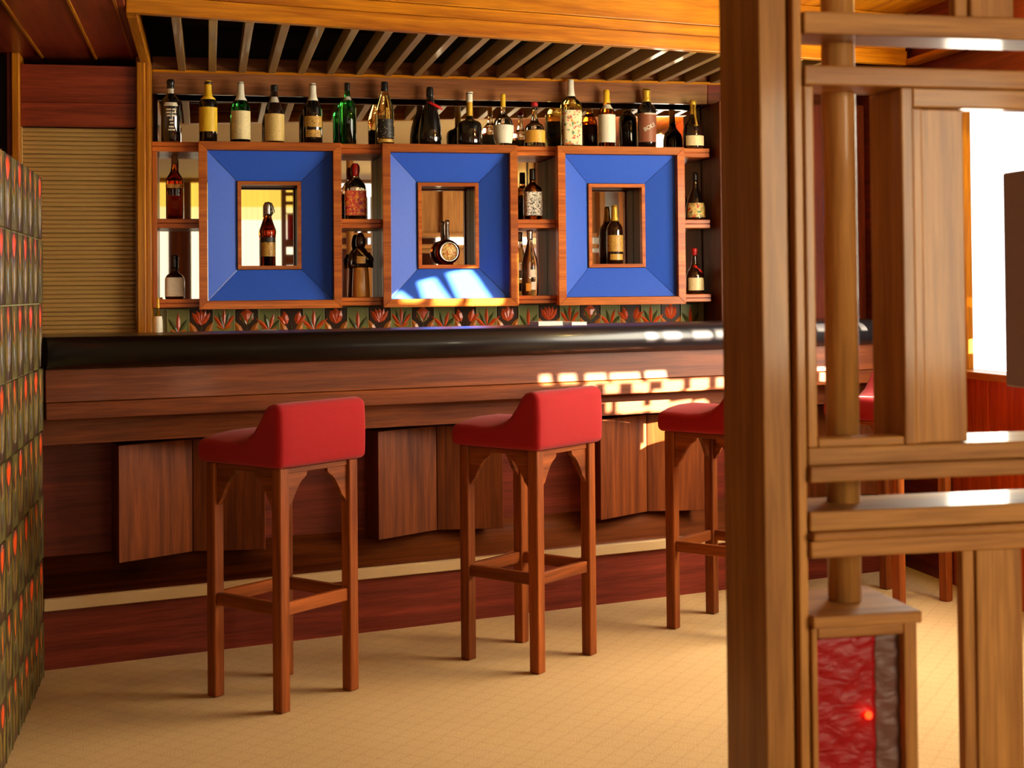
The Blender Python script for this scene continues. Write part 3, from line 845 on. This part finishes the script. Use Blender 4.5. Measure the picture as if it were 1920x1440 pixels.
# ------------------------------------------------------------------ bottles
flat('dark_glass', (14, 11, 11), rough=.06, coat=1)
flat('dark_brown_glass', (34, 16, 10), rough=.06, coat=1)
flat('black_cap', (16, 15, 16), rough=.3)
flat('white_cap', (232, 226, 205), rough=.4)
flat('gold_foil', (214, 168, 54), rough=.32, metal=.4)
flat('yellow_cap', (236, 190, 40), rough=.35)
flat('red_cap', (190, 26, 24), rough=.35)
flat('silver_metal', (190, 186, 178), rough=.25, metal=1)
flat('red_ribbon', (214, 24, 26), rough=.5)
flat('cork_brown', (120, 80, 44), rough=.7)
flat('white_print', (214, 206, 186), rough=.5)
flat('gold_print', (206, 160, 66), rough=.4)
flat('monk_brown', (40, 22, 14), rough=.25, coat=.7)
flat('monk_tan', (206, 146, 62), rough=.3, coat=.6)
flat('white_paper', (244, 240, 230), rough=.6)
glass('green_glass', (34, 130, 58)); glass('dark_green_glass', (50, 74, 24)); glass('amber_glass', (190, 92, 20)); glass('brown_glass', (150, 92, 40))
glass('clear_glass', (238, 232, 214)); glass('straw_glass', (222, 208, 110)); glass('cream_glass', (220, 196, 130)); glass('cognac_glass', (206, 96, 24))
paper('label_yellow', (238, 196, 44), (150, 100, 20), 20, .34)
paper('label_cream', (232, 214, 160), (120, 70, 50), 24, .37)
paper('label_tan', (222, 190, 112), (110, 70, 40), 18, .38)
paper('label_gold', (206, 158, 70), (50, 26, 20), 14, .43)
paper('label_white', (236, 230, 208), (90, 80, 66), 22, .36)
paper('label_black', (26, 20, 18), (210, 190, 140), 18, .37)
paper('label_brown', (150, 88, 62), (180, 120, 90), 20, .34)
paper('label_flowers', (240, 226, 180), (220, 190, 130), 12, .32, spots=((206, 62, 60), (84, 140, 96), (226, 150, 60)))
paper('label_red', (214, 60, 50), (236, 190, 70), 14, .48, spots=((240, 150, 40), (150, 40, 70)))
paper('label_orange', (236, 176, 60), (200, 110, 40), 14, .40)
paper('label_blackwhite', (236, 230, 214), (18, 16, 16), 26, .52)
paper('label_colour', (226, 196, 120), (70, 40, 30), 18, .48, spots=((60, 120, 50), (190, 60, 40)))
paper('label_crest', (230, 196, 110), (170, 60, 20), 12, .50, spots=((214, 96, 20),))

PROF = {
    'port': [(.90, 0), (1, .018), (1, .60), (.97, .655), (.86, .70), (.62, .735), (.44, .77), (.38, .81), (.36, .95), (.42, .955), (.42, .985), (.36, 1)],
    'whisky': [(.92, 0), (1, .015), (1, .57), (.96, .62), (.82, .67), (.60, .71), (.45, .755), (.38, .81), (.34, .90), (.34, .99), (.30, 1)],
    'slope': [(.92, 0), (1, .015), (1, .50), (.97, .555), (.84, .64), (.64, .72), (.48, .79), (.38, .86), (.34, .93), (.34, 1)],
    'tear': [(.90, 0), (.98, .02), (1, .16), (.95, .32), (.84, .46), (.66, .59), (.46, .69), (.34, .76), (.30, .84), (.29, .99), (.26, 1)],
    'squat': [(.86, 0), (.97, .015), (1, .06), (1, .34), (.94, .41), (.76, .455), (.42, .485), (.29, .51), (.25, .56), (.23, .97), (.28, .975), (.28, 1)],
    'globe': [(.66, 0), (.72, .01), (.92, .16), (1, .30), (.98, .42), (.84, .51), (.55, .575), (.34, .62), (.25, .68), (.22, .78), (.22, 1)],
    'dumpy': [(.90, 0), (1, .015), (1, .42), (.96, .50), (.80, .56), (.50, .60), (.34, .64), (.30, .70), (.29, .94), (.36, .945), (.36, 1)],
    'jug': [(.90, 0), (1, .02), (1, .36), (.95, .44), (.75, .50), (.45, .545), (.36, .60), (.27, .68), (.22, .84), (.22, .93), (.30, .935), (.30, 1)],
    'tall': [(.93, 0), (1, .012), (1, .60), (.96, .655), (.80, .70), (.54, .735), (.40, .77), (.33, .83), (.29, .98), (.29, 1)],
    'cone': [(.94, 0), (1, .02), (1, .12), (.95, .26), (.80, .42), (.58, .55), (.38, .65), (.29, .74), (.26, .86), (.26, .99), (.22, 1)],
    'cognac': [(.90, 0), (1, .02), (1, .30), (.97, .40), (.86, .48), (.62, .55), (.42, .61), (.33, .69), (.27, .80), (.26, .93), (.32, .935), (.32, 1)],
    'wine': [(.93, 0), (1, .012), (1, .40), (.96, .48), (.82, .58), (.60, .67), (.42, .76), (.33, .84), (.30, .96), (.35, .965), (.35, 1)],
    'swing': [(.92, 0), (1, .015), (1, .44), (1.04, .50), (1.10, .54), (1.04, .58), (.86, .64), (.66, .71), (.52, .76), (.47, .80), (.46, .99), (.42, 1)],
    'flaskb': [(.93, 0), (1, .015), (1, .54), (.93, .62), (.66, .70), (.40, .75), (.34, .79), (.38, .83), (.44, .88), (.42, .96), (.30, 1)],
    'squareb': [(.93, 0), (1, .012), (1, .56), (.96, .62), (.70, .68), (.38, .72), (.33, .76), (.31, .98), (.31, 1)],
}
def interp(prof, t):
    for (r0, z0), (r1, z1) in zip(prof, prof[1:]):
        if z0 <= t <= z1: return r0 + (r1 - r0) * (t - z0) / max(z1 - z0, 1e-6)
    return prof[-1][0]
def text_mesh(s, size):
    cu = bpy.data.curves.new('lettering', 'FONT'); cu.body = s; cu.size = size; cu.align_x = 'CENTER'; cu.align_y = 'CENTER'; cu.offset = size * .03
    o = bpy.data.objects.new('lettering', cu); C.objects.link(o)
    bpy.context.view_layer.update()
    me = bpy.data.meshes.new_from_object(o.evaluated_get(bpy.context.evaluated_depsgraph_get()))
    bpy.data.objects.remove(o); bpy.data.curves.remove(cu)
    return me
STAND = {'top': (6.526, SZ + .0005, 'bottles on the top shelf'), 'mid': (6.57, 1.6365, 'bottles in the side cubbies'), 'bot': (6.57, 1.2765, 'bottles in the side cubbies'),
         'niche': (6.615, 1.4215, 'bottles in the blue display frames'), 'work': (6.44, 1.0215, None)}
def bottle(label, px, ytop, wpx, where, prof, body, cap=None, lab=(), square=0, yflat=1, extra=None, turn=0, neck=None):
    Y, zb, grp = STAND[where]
    X, zt = on_y(px, ytop, Y)
    H = zt - zb; R = wpx / 2 / px_scale(px, Y)
    if square: R *= .95
    pr = PROF[prof]
    t = thing('bottle', label, 'bottle', (X, Y, zb), math.radians(turn), grp)
    P = [(0.02 * R, .004 * H)] + [(r * R, z * H) for r, z in pr]
    mb = MB()
    body_seg = 24
    if square:                              # square body, round neck: blend by height
        rings = []; k = mb.mi(body)
        zs = max(z for r, z in pr if r > .9) * H
        for r, z in P[1:]:
            q = 5 if z <= zs else 2
            ring = []
            for i in range(body_seg):
                a = 2 * math.pi * (i + .5) / body_seg
                s = 1 / (abs(math.cos(a)) ** q + abs(math.sin(a)) ** q) ** (1 / q)
                ring.append(mb.bm.verts.new((r * s * math.cos(a), r * s * yflat * math.sin(a), z)))
            rings.append(ring)
        for A, B in zip(rings, rings[1:]):
            for i in range(body_seg):
                j = (i + 1) % body_seg
                f = mb.bm.faces.new((A[i], A[j], B[j], B[i])); f.smooth = True; f.material_index = k
        mb.bm.faces.new(rings[0][::-1]).material_index = k; mb.bm.faces.new(rings[-1]).material_index = k
    else:
        mb.lathe(P[1:], body_seg, body, 0, yflat)
    mb.build('glass_body', None, t)
    if cap:
        mat, z0 = cap[0], cap[1]
        pts = []
        for i in range(6):
            z = z0 + (1.0 - z0) * i / 5
            pts.append((interp(pr, z) * R * (yflat ** .5 if yflat < 1 else 1) + .0012, z * H))
        pts.append((pts[-1][0] * .85, H + .004)); pts.append((.001, H + .005))
        MB().lathe(pts, 16, mat).build('cap', None, t)
    for L in lab:
        mat, z0, z1, ang = L[:4]
        nm = L[4] if len(L) > 4 else 'label'
        MB().band(lambda z: interp(pr, z / H) * R + .0011, z0 * H, z1 * H, -ang, ang, mat, 12, 5 if square else 0, yflat, rows=6).build(nm, None, t)
    if extra: extra(t, R, H)
    return t
def ribbon(t, R, H, z=.80, ln=.055):
    MB().tube([(-.012, -.30 * R, z * H), (.0, -.36 * R - .004, z * H - .004), (ln * .6, -.5 * R - .006, z * H - .022), (ln, -.52 * R, z * H - .034)], [.005, .008, .007, .003], 6, 'red_ribbon').build('ribbon', None, t)
    MB().tube([(.30 * R * math.cos(a), .30 * R * math.sin(a), z * H) for a in [i * math.pi / 6 for i in range(13)]], .004, 6, 'red_ribbon').build('ribbon', None, t)
def lettered(t, R, H):
    me = text_mesh('BOLS', .026)
    r = R + .0016; c, s = math.cos(math.radians(27)), math.sin(math.radians(27))
    for v in me.vertices:
        x, y = v.co.x * 1.05, v.co.y
        x, y = c * x - s * y, s * x + c * y
        v.co = (r * math.sin(x / r), -r * math.cos(x / r), .34 * H + y)
    me.materials.append(M['white_print'])
    place(me, 'lettering', t)
    MB().band(R + .0016, .555 * H, .58 * H, -30, 55, 'white_print').build('label_band', None, t)
def painted(t, R, H):                       # white painted print on a black bottle
    mb = MB()
    for i, (z, a0, a1) in enumerate(((.60, -34, 40), (.57, -40, 46), (.50, -26, 4), (.50, 10, 36), (.45, -26, 2), (.45, 8, 34), (.40, -22, 0), (.40, 6, 30), (.33, -8, 14), (.28, -4, 18), (.22, -10, 20), (.17, -14, 24))):
        mb.band(interp(PROF['port'], z) * R + .0009, z * H, (z + .026) * H, a0, a1, 'white_print', 4)
    mb.build('painted_print', None, t)
    MB().band(.39 * R + .0012, .76 * H, .86 * H, -50, 50, 'white_print', 6).build('neck_label', None, t)
def seal(t, R, H):
    MB().lathe([(.001, 0), (.012, 0), (.014, .002), (.010, .004), (.001, .004)], 14, 'gold_foil').build('seal', None, t, (0, -R * .78, .47 * H))
    MB().tube([(0, -.30 * R, .92 * H), (.002, -.36 * R, .72 * H), (.004, -.62 * R, .56 * H), (.003, -R * .8, .50 * H)], .006, 6, 'gold_foil').build('ribbon', None, t)
def swing(t, R, H):
    mb = MB(); mb.tube([(.5 * R, 0, .80 * H), (.62 * R, -.1 * R, .90 * H), (.5 * R, -.2 * R, 1.0 * H), (0, -.2 * R, 1.02 * H)], .002, 6, 'silver_metal'); mb.build('wire_bail', None, t)
    MB().tube([(.50 * R, -.1 * R, .99 * H), (.72 * R, -.1 * R, .93 * H), (.86 * R, -.1 * R, .85 * H)], [.003, .0035, .002], 6, 'silver_metal').build('lever', None, t)
def stickers(t, R, H):
    for x, z, m_ in ((.12, .34, 'white_print'), (-.42, .13, 'gold_print'), (.20, .15, 'white_print')):
        a = math.degrees(math.asin(x))
        MB().band(R + .0009, (z - .06) * H, (z + .06) * H, a - 17, a + 17, m_, 6).build('sticker', None, t)

B = bottle
B('black bottle with white painted print, at the left end of the top shelf', 320, 151, 37, 'top', 'port', 'dark_glass', ('black_cap', .86), extra=painted)
B('dark bottle with a plain yellow label and yellow capsule on top shelf', 390, 153, 34, 'top', 'port', 'dark_glass', ('yellow_cap', .70), (('label_yellow', .17, .57, 80),))
B('green bottle with a cream label and long white capsule on top shelf', 451, 155, 36, 'top', 'whisky', 'green_glass', ('white_cap', .70), (('label_cream', .05, .52, 80),))
B('sloping olive brown bottle with a tan label, second from the green bottle with white capsule', 514, 161, 37, 'top', 'slope', 'dark_brown_glass', ('black_cap', .90), (('label_tan', .03, .50, 80), ('white_print', .70, .80, 40, 'neck_label')))
B('dumpy black bottle with gold labels and tall white capsule on top shelf', 586, 158, 36, 'top', 'whisky', 'dark_glass', ('white_cap', .72), (('label_gold', .27, .45, 62), ('label_gold', .10, .22, 50)))
B('all green bottle with a black cap and no paper label on top shelf', 651, 157, 33, 'top', 'tall', 'green_glass', ('black_cap', .88), (('white_print', .72, .78, 45, 'neck_label'),))
B('creamy clear bottle with an oval black label and black cap on top shelf', 721, 155, 35, 'top', 'slope', 'cream_glass', ('black_cap', .86), (('label_black', .10, .40, 55), ('gold_print', .03, .08, 60)))
B('big black teardrop bottle tied with a red ribbon on top shelf', 806, 165, 43, 'top', 'tear', 'dark_glass', ('black_cap', .84), extra=lambda t, R, H: ribbon(t, R, H, .74))
B('squat black decanter bottle with a long white and gold neck', 880, 174, 46, 'top', 'squat', 'dark_glass', ('white_cap', .82), (('gold_foil', .56, .82, 180, 'neck_foil'),))
B('round clear bottle with a white bowl-shaped label and yellow stopper', 943, 178, 38, 'top', 'globe', 'clear_glass', ('yellow_cap', .76), (('label_white', .05, .40, 75),))
B('short clear jug bottle with an orange label and red ball stopper', 1002, 193, 38, 'top', 'jug', 'clear_glass', ('red_cap', .92), (('label_orange', .08, .36, 80),))
B('tallest bottle, pale yellow with a big flower-printed cream label', 1070, 151, 37, 'top', 'tall', 'straw_glass', ('white_cap', .76), (('label_flowers', .02, .54, 60),), square=1)
B('amber bottle with a tall white label and yellow capsule on top shelf', 1137, 170, 31, 'top', 'whisky', 'amber_glass', ('yellow_cap', .78), (('label_white', .08, .57, 85), ('white_print', .67, .75, 50, 'neck_label')))
B('dark bottle with slanted white BOLS lettering on a brown label', 1212, 167, 34, 'top', 'port', 'dark_glass', ('gold_foil', .78), (('label_brown', .09, .58, 75),), extra=lettered)
B('dark bottle with gold seal and low cream label, right end of top shelf', 1299, 190, 37, 'top', 'cognac', 'dark_brown_glass', ('gold_foil', .72), (('label_cream', .05, .26, 62),), extra=seal)
B('amber bottle in the upper cubby beside the jamb post', 327, 291, 34, 'mid', 'whisky', 'amber_glass', ('cork_brown', .86), (('label_gold', .48, .54, 60, 'neck_label'),), square=1)
B('squat bottle with a pale pink label in the lower cubby beside the jamb post', 327, 480, 37, 'bot', 'dumpy', 'dark_brown_glass', ('black_cap', .70), (('label_white', .06, .50, 66),), square=1)
B('flat clear bottle with a red and orange label and red stopper in a cubby', 666, 308, 42, 'mid', 'flaskb', 'clear_glass', ('red_cap', .78), (('label_red', .07, .52, 66),), square=1, yflat=.6)
B('square bottle with a black and white label in a cubby', 998, 318, 34, 'mid', 'squareb', 'brown_glass', ('black_cap', .78), (('label_blackwhite', .08, .55, 60),), square=1)
B('tall clear wine bottle with three round stickers in a cubby', 993, 433, 31, 'bot', 'wine', 'clear_glass', ('silver_metal', .86), extra=stickers)
B('cone-shaped black bottle with a colourful label in the cubby nearest the screen', 1303, 325, 36, 'mid', 'cone', 'dark_glass', ('black_cap', .84), (('label_colour', .05, .36, 70),))
B('dark bottle with a red ribbon and low cream label in the cubby nearest the screen', 1302, 467, 32, 'bot', 'cognac', 'dark_brown_glass', ('red_cap', .86), (('label_cream', .08, .36, 62),), extra=lambda t, R, H: ribbon(t, R, H, .62, .03))
B('amber swing-top bottle with gold label in the display frame by the shutter', 502, 381, 29, 'niche', 'swing', 'amber_glass', ('silver_metal', .80), (('label_gold', .16, .38, 60), ('label_black', .38, .46, 60)), extra=swing)
B('dark bottle with gold labels and gold capsule in the display frame nearest the screen', 1152, 386, 30, 'niche', 'whisky', 'dark_brown_glass', ('gold_foil', .74), (('label_gold', .22, .50, 75), ('gold_print', .08, .18, 50)))
B('small yellow and white bottle on the worktop beside the jamb post', 296, 560, 17, 'work', 'tall', 'straw_glass', ('yellow_cap', .84), (('label_white', .35, .70, 80), ('label_yellow', .08, .30, 80)))

# round wheel-shaped flask in the middle frame
Yn, zn, gn = STAND['niche']
X, zt = on_y(838, 413, Yn)
sc = px_scale(838, Yn); R = 24 / sc; H = zt - zn
fl = thing('round_flask', 'wheel-shaped amber flask with a round crest in the middle display frame', 'bottle', (X, Yn, zn), math.radians(8), gn)
def wheel(parent, name, prof, mat, cz, y0=0, closed=True):
    mb = MB(); mb.lathe(prof, 26, mat, closed=closed)
    for v in mb.bm.verts: v.co = Vector((v.co.x, v.co.z + y0, v.co.y + cz))
    return mb.build(name, None, parent)
wheel(fl, 'glass_body', [(.3 * R, -.026), (.72 * R, -.026), (.94 * R, -.018), (R, 0), (.94 * R, .018), (.72 * R, .026), (.3 * R, .026)], 'cognac_glass', R * 1.06)
wheel(fl, 'rim', [(.66 * R, -.030), (.74 * R, -.032), (.80 * R, -.029), (.74 * R, -.026), (.66 * R, -.026)], 'silver_metal', R * 1.06, closed=False)
wheel(fl, 'crest', [(.001, -.0295), (.62 * R, -.0295), (.66 * R, -.027), (.001, -.026)], 'label_crest', R * 1.06)
MB().lathe([(.010, 1.98 * R), (.012, 2.04 * R), (.009, H * .90), (.011, H * .92), (.011, H), (.001, H + .002)], 14, 'silver_metal').build('stopper', None, fl)
MB().box(-.026, .026, -.018, .018, 0, .010, 'cognac_glass', .003).build('foot', None, fl)

# friar-shaped bottle in the lower middle cubby
Yb_, zb_, gb_ = STAND['bot']
X, zt = on_y(676, 436, Yb_)
sc = px_scale(676, Yb_); R = 20 / sc; H = zt - zb_
fr = thing('friar_bottle', 'friar-shaped brown bottle with tan lower robe in a cubby', 'bottle', (X, Yb_, zb_), 0, gb_)
MB().lathe([(.82 * R, 0), (.84 * R, .01 * H), (.80 * R, .20 * H), (.72 * R, .44 * H), (.70 * R, .46 * H)], 22, 'monk_tan').build('lower_robe', None, fr)
MB().lathe([(.72 * R, .455 * H), (.86 * R, .48 * H), (.88 * R, .60 * H), (.74 * R, .68 * H), (.50 * R, .74 * H), (.36 * R, .77 * H)], 22, 'monk_brown').build('upper_robe', None, fr)
MB().lathe([(.34 * R, .765 * H), (.44 * R, .80 * H), (.46 * R, .86 * H), (.40 * R, .92 * H), (.30 * R, .97 * H), (.16 * R, .995 * H), (.02 * R, H)], 18, 'monk_brown').build('hood', None, fr)
for s in (-1, 1):
    MB().tube([(s * .66 * R, -.1 * R, .68 * H), (s * .98 * R, -.2 * R, .58 * H), (s * .92 * R, -.55 * R, .48 * H), (s * .30 * R, -.92 * R, .50 * H)], [.22 * R, .24 * R, .22 * R, .16 * R], 10, 'monk_brown').build('sleeve', None, fr)
MB().band(.86 * R + .003, .52 * H, .63 * H, -28, 24, 'label_gold', 8).build('label', None, fr)
MB().tube([(-.34 * R, -.55 * R, .74 * H), (.1 * R, -.92 * R, .66 * H), (.62 * R, -.78 * R, .58 * H)], .0035, 6, 'label_tan').build('cord', None, fr)

# ------------------------------------------------------------------ small things on the worktops
nk = thing('napkin', 'folded white napkin on the worktop behind the counter', 'napkin', (.265, 6.50, 1.0215), math.radians(4))
part(nk, 'fold', 'white_paper', -.045, .045, -.03, .03, 0, .058, bev=.004)
part(nk, 'fold', 'white_paper', -.040, .042, -.032, .028, .0585, .112, bev=.004)
for lb, px, w_, dz, rz in (('left one of two white booklets lying on the bar counter', 1024, .115, .016, 10), ('right one of two white booklets lying on the bar counter', 1076, .075, .012, 14)):
    s = (px - 80) / 1290
    X_, _ = on_y(px, 606, 5.83)
    bkt = thing('booklet', lb, 'booklet', (X_, 5.83, 1.1525), math.radians(rz), 'white booklets on the bar counter')
    part(bkt, 'cover', 'white_paper', -w_ / 2, w_ / 2, -.05, .05, 0, .0012, bev=0)
    part(bkt, 'pages', 'white_paper', -w_ / 2 + .002, w_ / 2 - .002, -.048, .048, .0013, dz, bev=.001)
    part(bkt, 'cover', 'white_paper', -w_ / 2, w_ / 2, -.05, .05, dz + .0001, dz + .0013, bev=0)

# ------------------------------------------------------------------ lattice screen in the foreground
S0 = Vector((.893, 2.2, 0))
sn = thing('lattice_screen', 'tall brown wooden lattice screen in the right foreground', 'screen', S0)
def sp(name, mat, x0, x1, y0, y1, z0, z1, bev=.003):
    return part(sn, name, 'tan_wood_' + mat, x0 - S0.x, x1 - S0.x, y0 - 2.2, y1 - 2.2, z0, z1, bev=bev, seg=2)
TOP = 2.543
sp('post', 'Z', .893, .941, 2.200, 2.386, 0, TOP)
sp('stile', 'Z', .9415, .9545, 2.230, 2.36, 0, TOP)
sp('stile', 'Z', .958, .975, 2.212, 2.37, 0, TOP)
XE = 3.08
rails = [sp('rail', 'X', .9755, XE, 2.204, 2.31, 1.726, 1.764), sp('rail', 'X', .9755, XE, 2.204, 2.31, 1.640, 1.673),
         sp('rail', 'X', .9755, XE, 2.200, 2.36, .976, 1.003), sp('rail', 'X', .9755, XE, 2.208, 2.36, 1.0035, 1.033),
         sp('rail', 'X', .9755, XE, 2.202, 2.36, .850, .8785), sp('moulding', 'X', .9755, XE, 2.192, 2.36, .879, .894, .006), sp('rail', 'X', .9755, XE, 2.204, 2.36, .8945, .927)]
sp('frame_bar', 'Z', .9755, .993, 2.208, 2.25, 1.0335, 1.6395)
sp('frame_bar', 'X', .9935, 1.150, 2.208, 2.25, 1.0335, 1.048)
sp('divider_board', 'Z', 1.1505, 1.173, 2.206, 2.325, 1.0335, 1.6395)
sp('frame_bar', 'X', 1.1735, XE - .05, 2.208, 2.25, 1.606, 1.6395)
sp('frame_bar', 'Z', 1.1735, 1.1925, 2.212, 2.25, 1.0335, 1.6055)
sp('panel', 'Z', 1.193, 1.2745, 2.220, 2.245, 1.0335, 1.6055)
sp('stile', 'Z', 1.258, 1.2815, 2.214, 2.236, 1.7645, TOP)
sp('panel', 'Z', 1.288, 1.371, 2.214, 2.25, 1.7645, TOP)
sp('stile', 'Z', 1.257, 1.279, 2.214, 2.236, 0, .8495)
sp('panel', 'Z', 1.287, 1.374, 2.220, 2.25, 0, .8495)
sp('end_post', 'Z', XE + .0005, XE + .045, 2.2, 2.386, 0, TOP)
# the screen runs on to the right-hand wall: unseen closed panels added to shade the stools
for k in range(6):
    x = 1.56 + .255 * k
    sp('stile', 'Z', x, x + .03, 2.214, 2.30, 1.0335, 1.6055); sp('stile', 'Z', x, x + .03, 2.214, 2.30, 0, .8495); sp('stile', 'Z', x, x + .03, 2.214, 2.30, 1.7645, TOP)
    x1 = min(x + .2545, XE - .001)
    if k: sp('panel', 'Z', x + .0305, x1, 2.222, 2.246, 1.0335, 1.6055)
    sp('panel', 'Z', x + .0305, x1, 2.222, 2.246, 0, .8495); sp('panel', 'Z', x + .0305, x1, 2.222, 2.246, 1.7645, TOP)
mb = MB(); mb.lathe([(.029, .756), (.029, TOP)], 24, 'tan_wood_Z')
pole = mb.build('round_pole', None, sn, (1.083 - S0.x, .105, 0))
# boxed base with two rippled panes
rippled_glass('red_rippled_glass', (178, 16, 24)); rippled_glass('brown_rippled_glass', (122, 84, 74))
sp('box_top', 'X', .9755, 1.172, 2.196, 2.40, .735, .755)
sp('box_bar', 'Z', .9757, .986, 2.204, 2.24, 0, .7345)
sp('box_bar', 'Z', 1.142, 1.166, 2.204, 2.24, 0, .7345)
sp('box_bar', 'X', .9865, 1.1415, 2.204, 2.24, .716, .7345)
sp('box_side', 'Y', 1.150, 1.166, 2.2405, 2.395, 0, .7345)
sp('box_side', 'Y', .9757, .986, 2.2405, 2.395, 0, .7345)
part(sn, 'box_back', 'near_black', .987 - S0.x, 1.149 - S0.x, .185, .195, 0, .734, bev=0)
def pane(mat, x0, x1):
    mb = MB(); nx, nz = 14, 60; k = mb.mi(mat)
    z0, z1 = 0.0, .7155
    rnd = random.Random(5)
    ph = [rnd.random() * 6 for _ in range(6)]
    g = [[mb.bm.verts.new((x0 + (x1 - x0) * i / nx, .022 - .0022 * math.sin(z * 120 + 2.4 * math.sin((x0 + (x1 - x0) * i / nx) * 70 + ph[0]) + ph[1] * math.sin(z * 9)), z))
          for i in range(nx + 1)] for z in [z0 + (z1 - z0) * j / nz for j in range(nz + 1)]]
    for j in range(nz):
        for i in range(nx):
            f = mb.bm.faces.new((g[j][i], g[j][i + 1], g[j + 1][i + 1], g[j + 1][i])); f.smooth = True; f.material_index = k
    r = bmesh.ops.extrude_face_region(mb.bm, geom=mb.bm.faces[:])
    for v in [q for q in r['geom'] if isinstance(q, bmesh.types.BMVert)]: v.co.y += .005
    return mb
p1 = pane('red_rippled_glass', .9865 - S0.x, 1.096 - S0.x).build('glass_pane', None, sn); tag(p1, 'rippled red glass pane')
p2 = pane('brown_rippled_glass', 1.0965 - S0.x, 1.1415 - S0.x).build('glass_pane', None, sn); tag(p2, 'rippled smoky brown glass pane')
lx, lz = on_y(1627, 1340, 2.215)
il = MB().lathe([(.001, -.0065), (.0045, -.005), (.0065, 0), (.0045, .005), (.001, .0065)], 12, 'red_glint').build('glint_bead', None, sn, (lx - S0.x, .012, lz))  # emissive bead puts a red reflection on the pane
tag(il, 'small glowing bead standing in for a red reflection')

# dark hanging box at the right edge
hx = thing('hanging_box', 'dark grey box hanging before the bright window at right edge', 'box', (2.255, 3.4, 1.03))
flat('dark_grey_cloth', (136, 116, 124), rough=.8)
part(hx, 'body', 'dark_grey_cloth', -.155, .155, -.06, .06, 0, .575, bev=.006, seg=2)
part(hx, 'front_panel', 'dark_grey_cloth', -.145, .145, -.066, -.0605, .015, .56, bev=.002)
MB().lathe([(.008, .575), (.008, 1.514)], 10, 'black_cap').build('hanging_rod', None, hx)
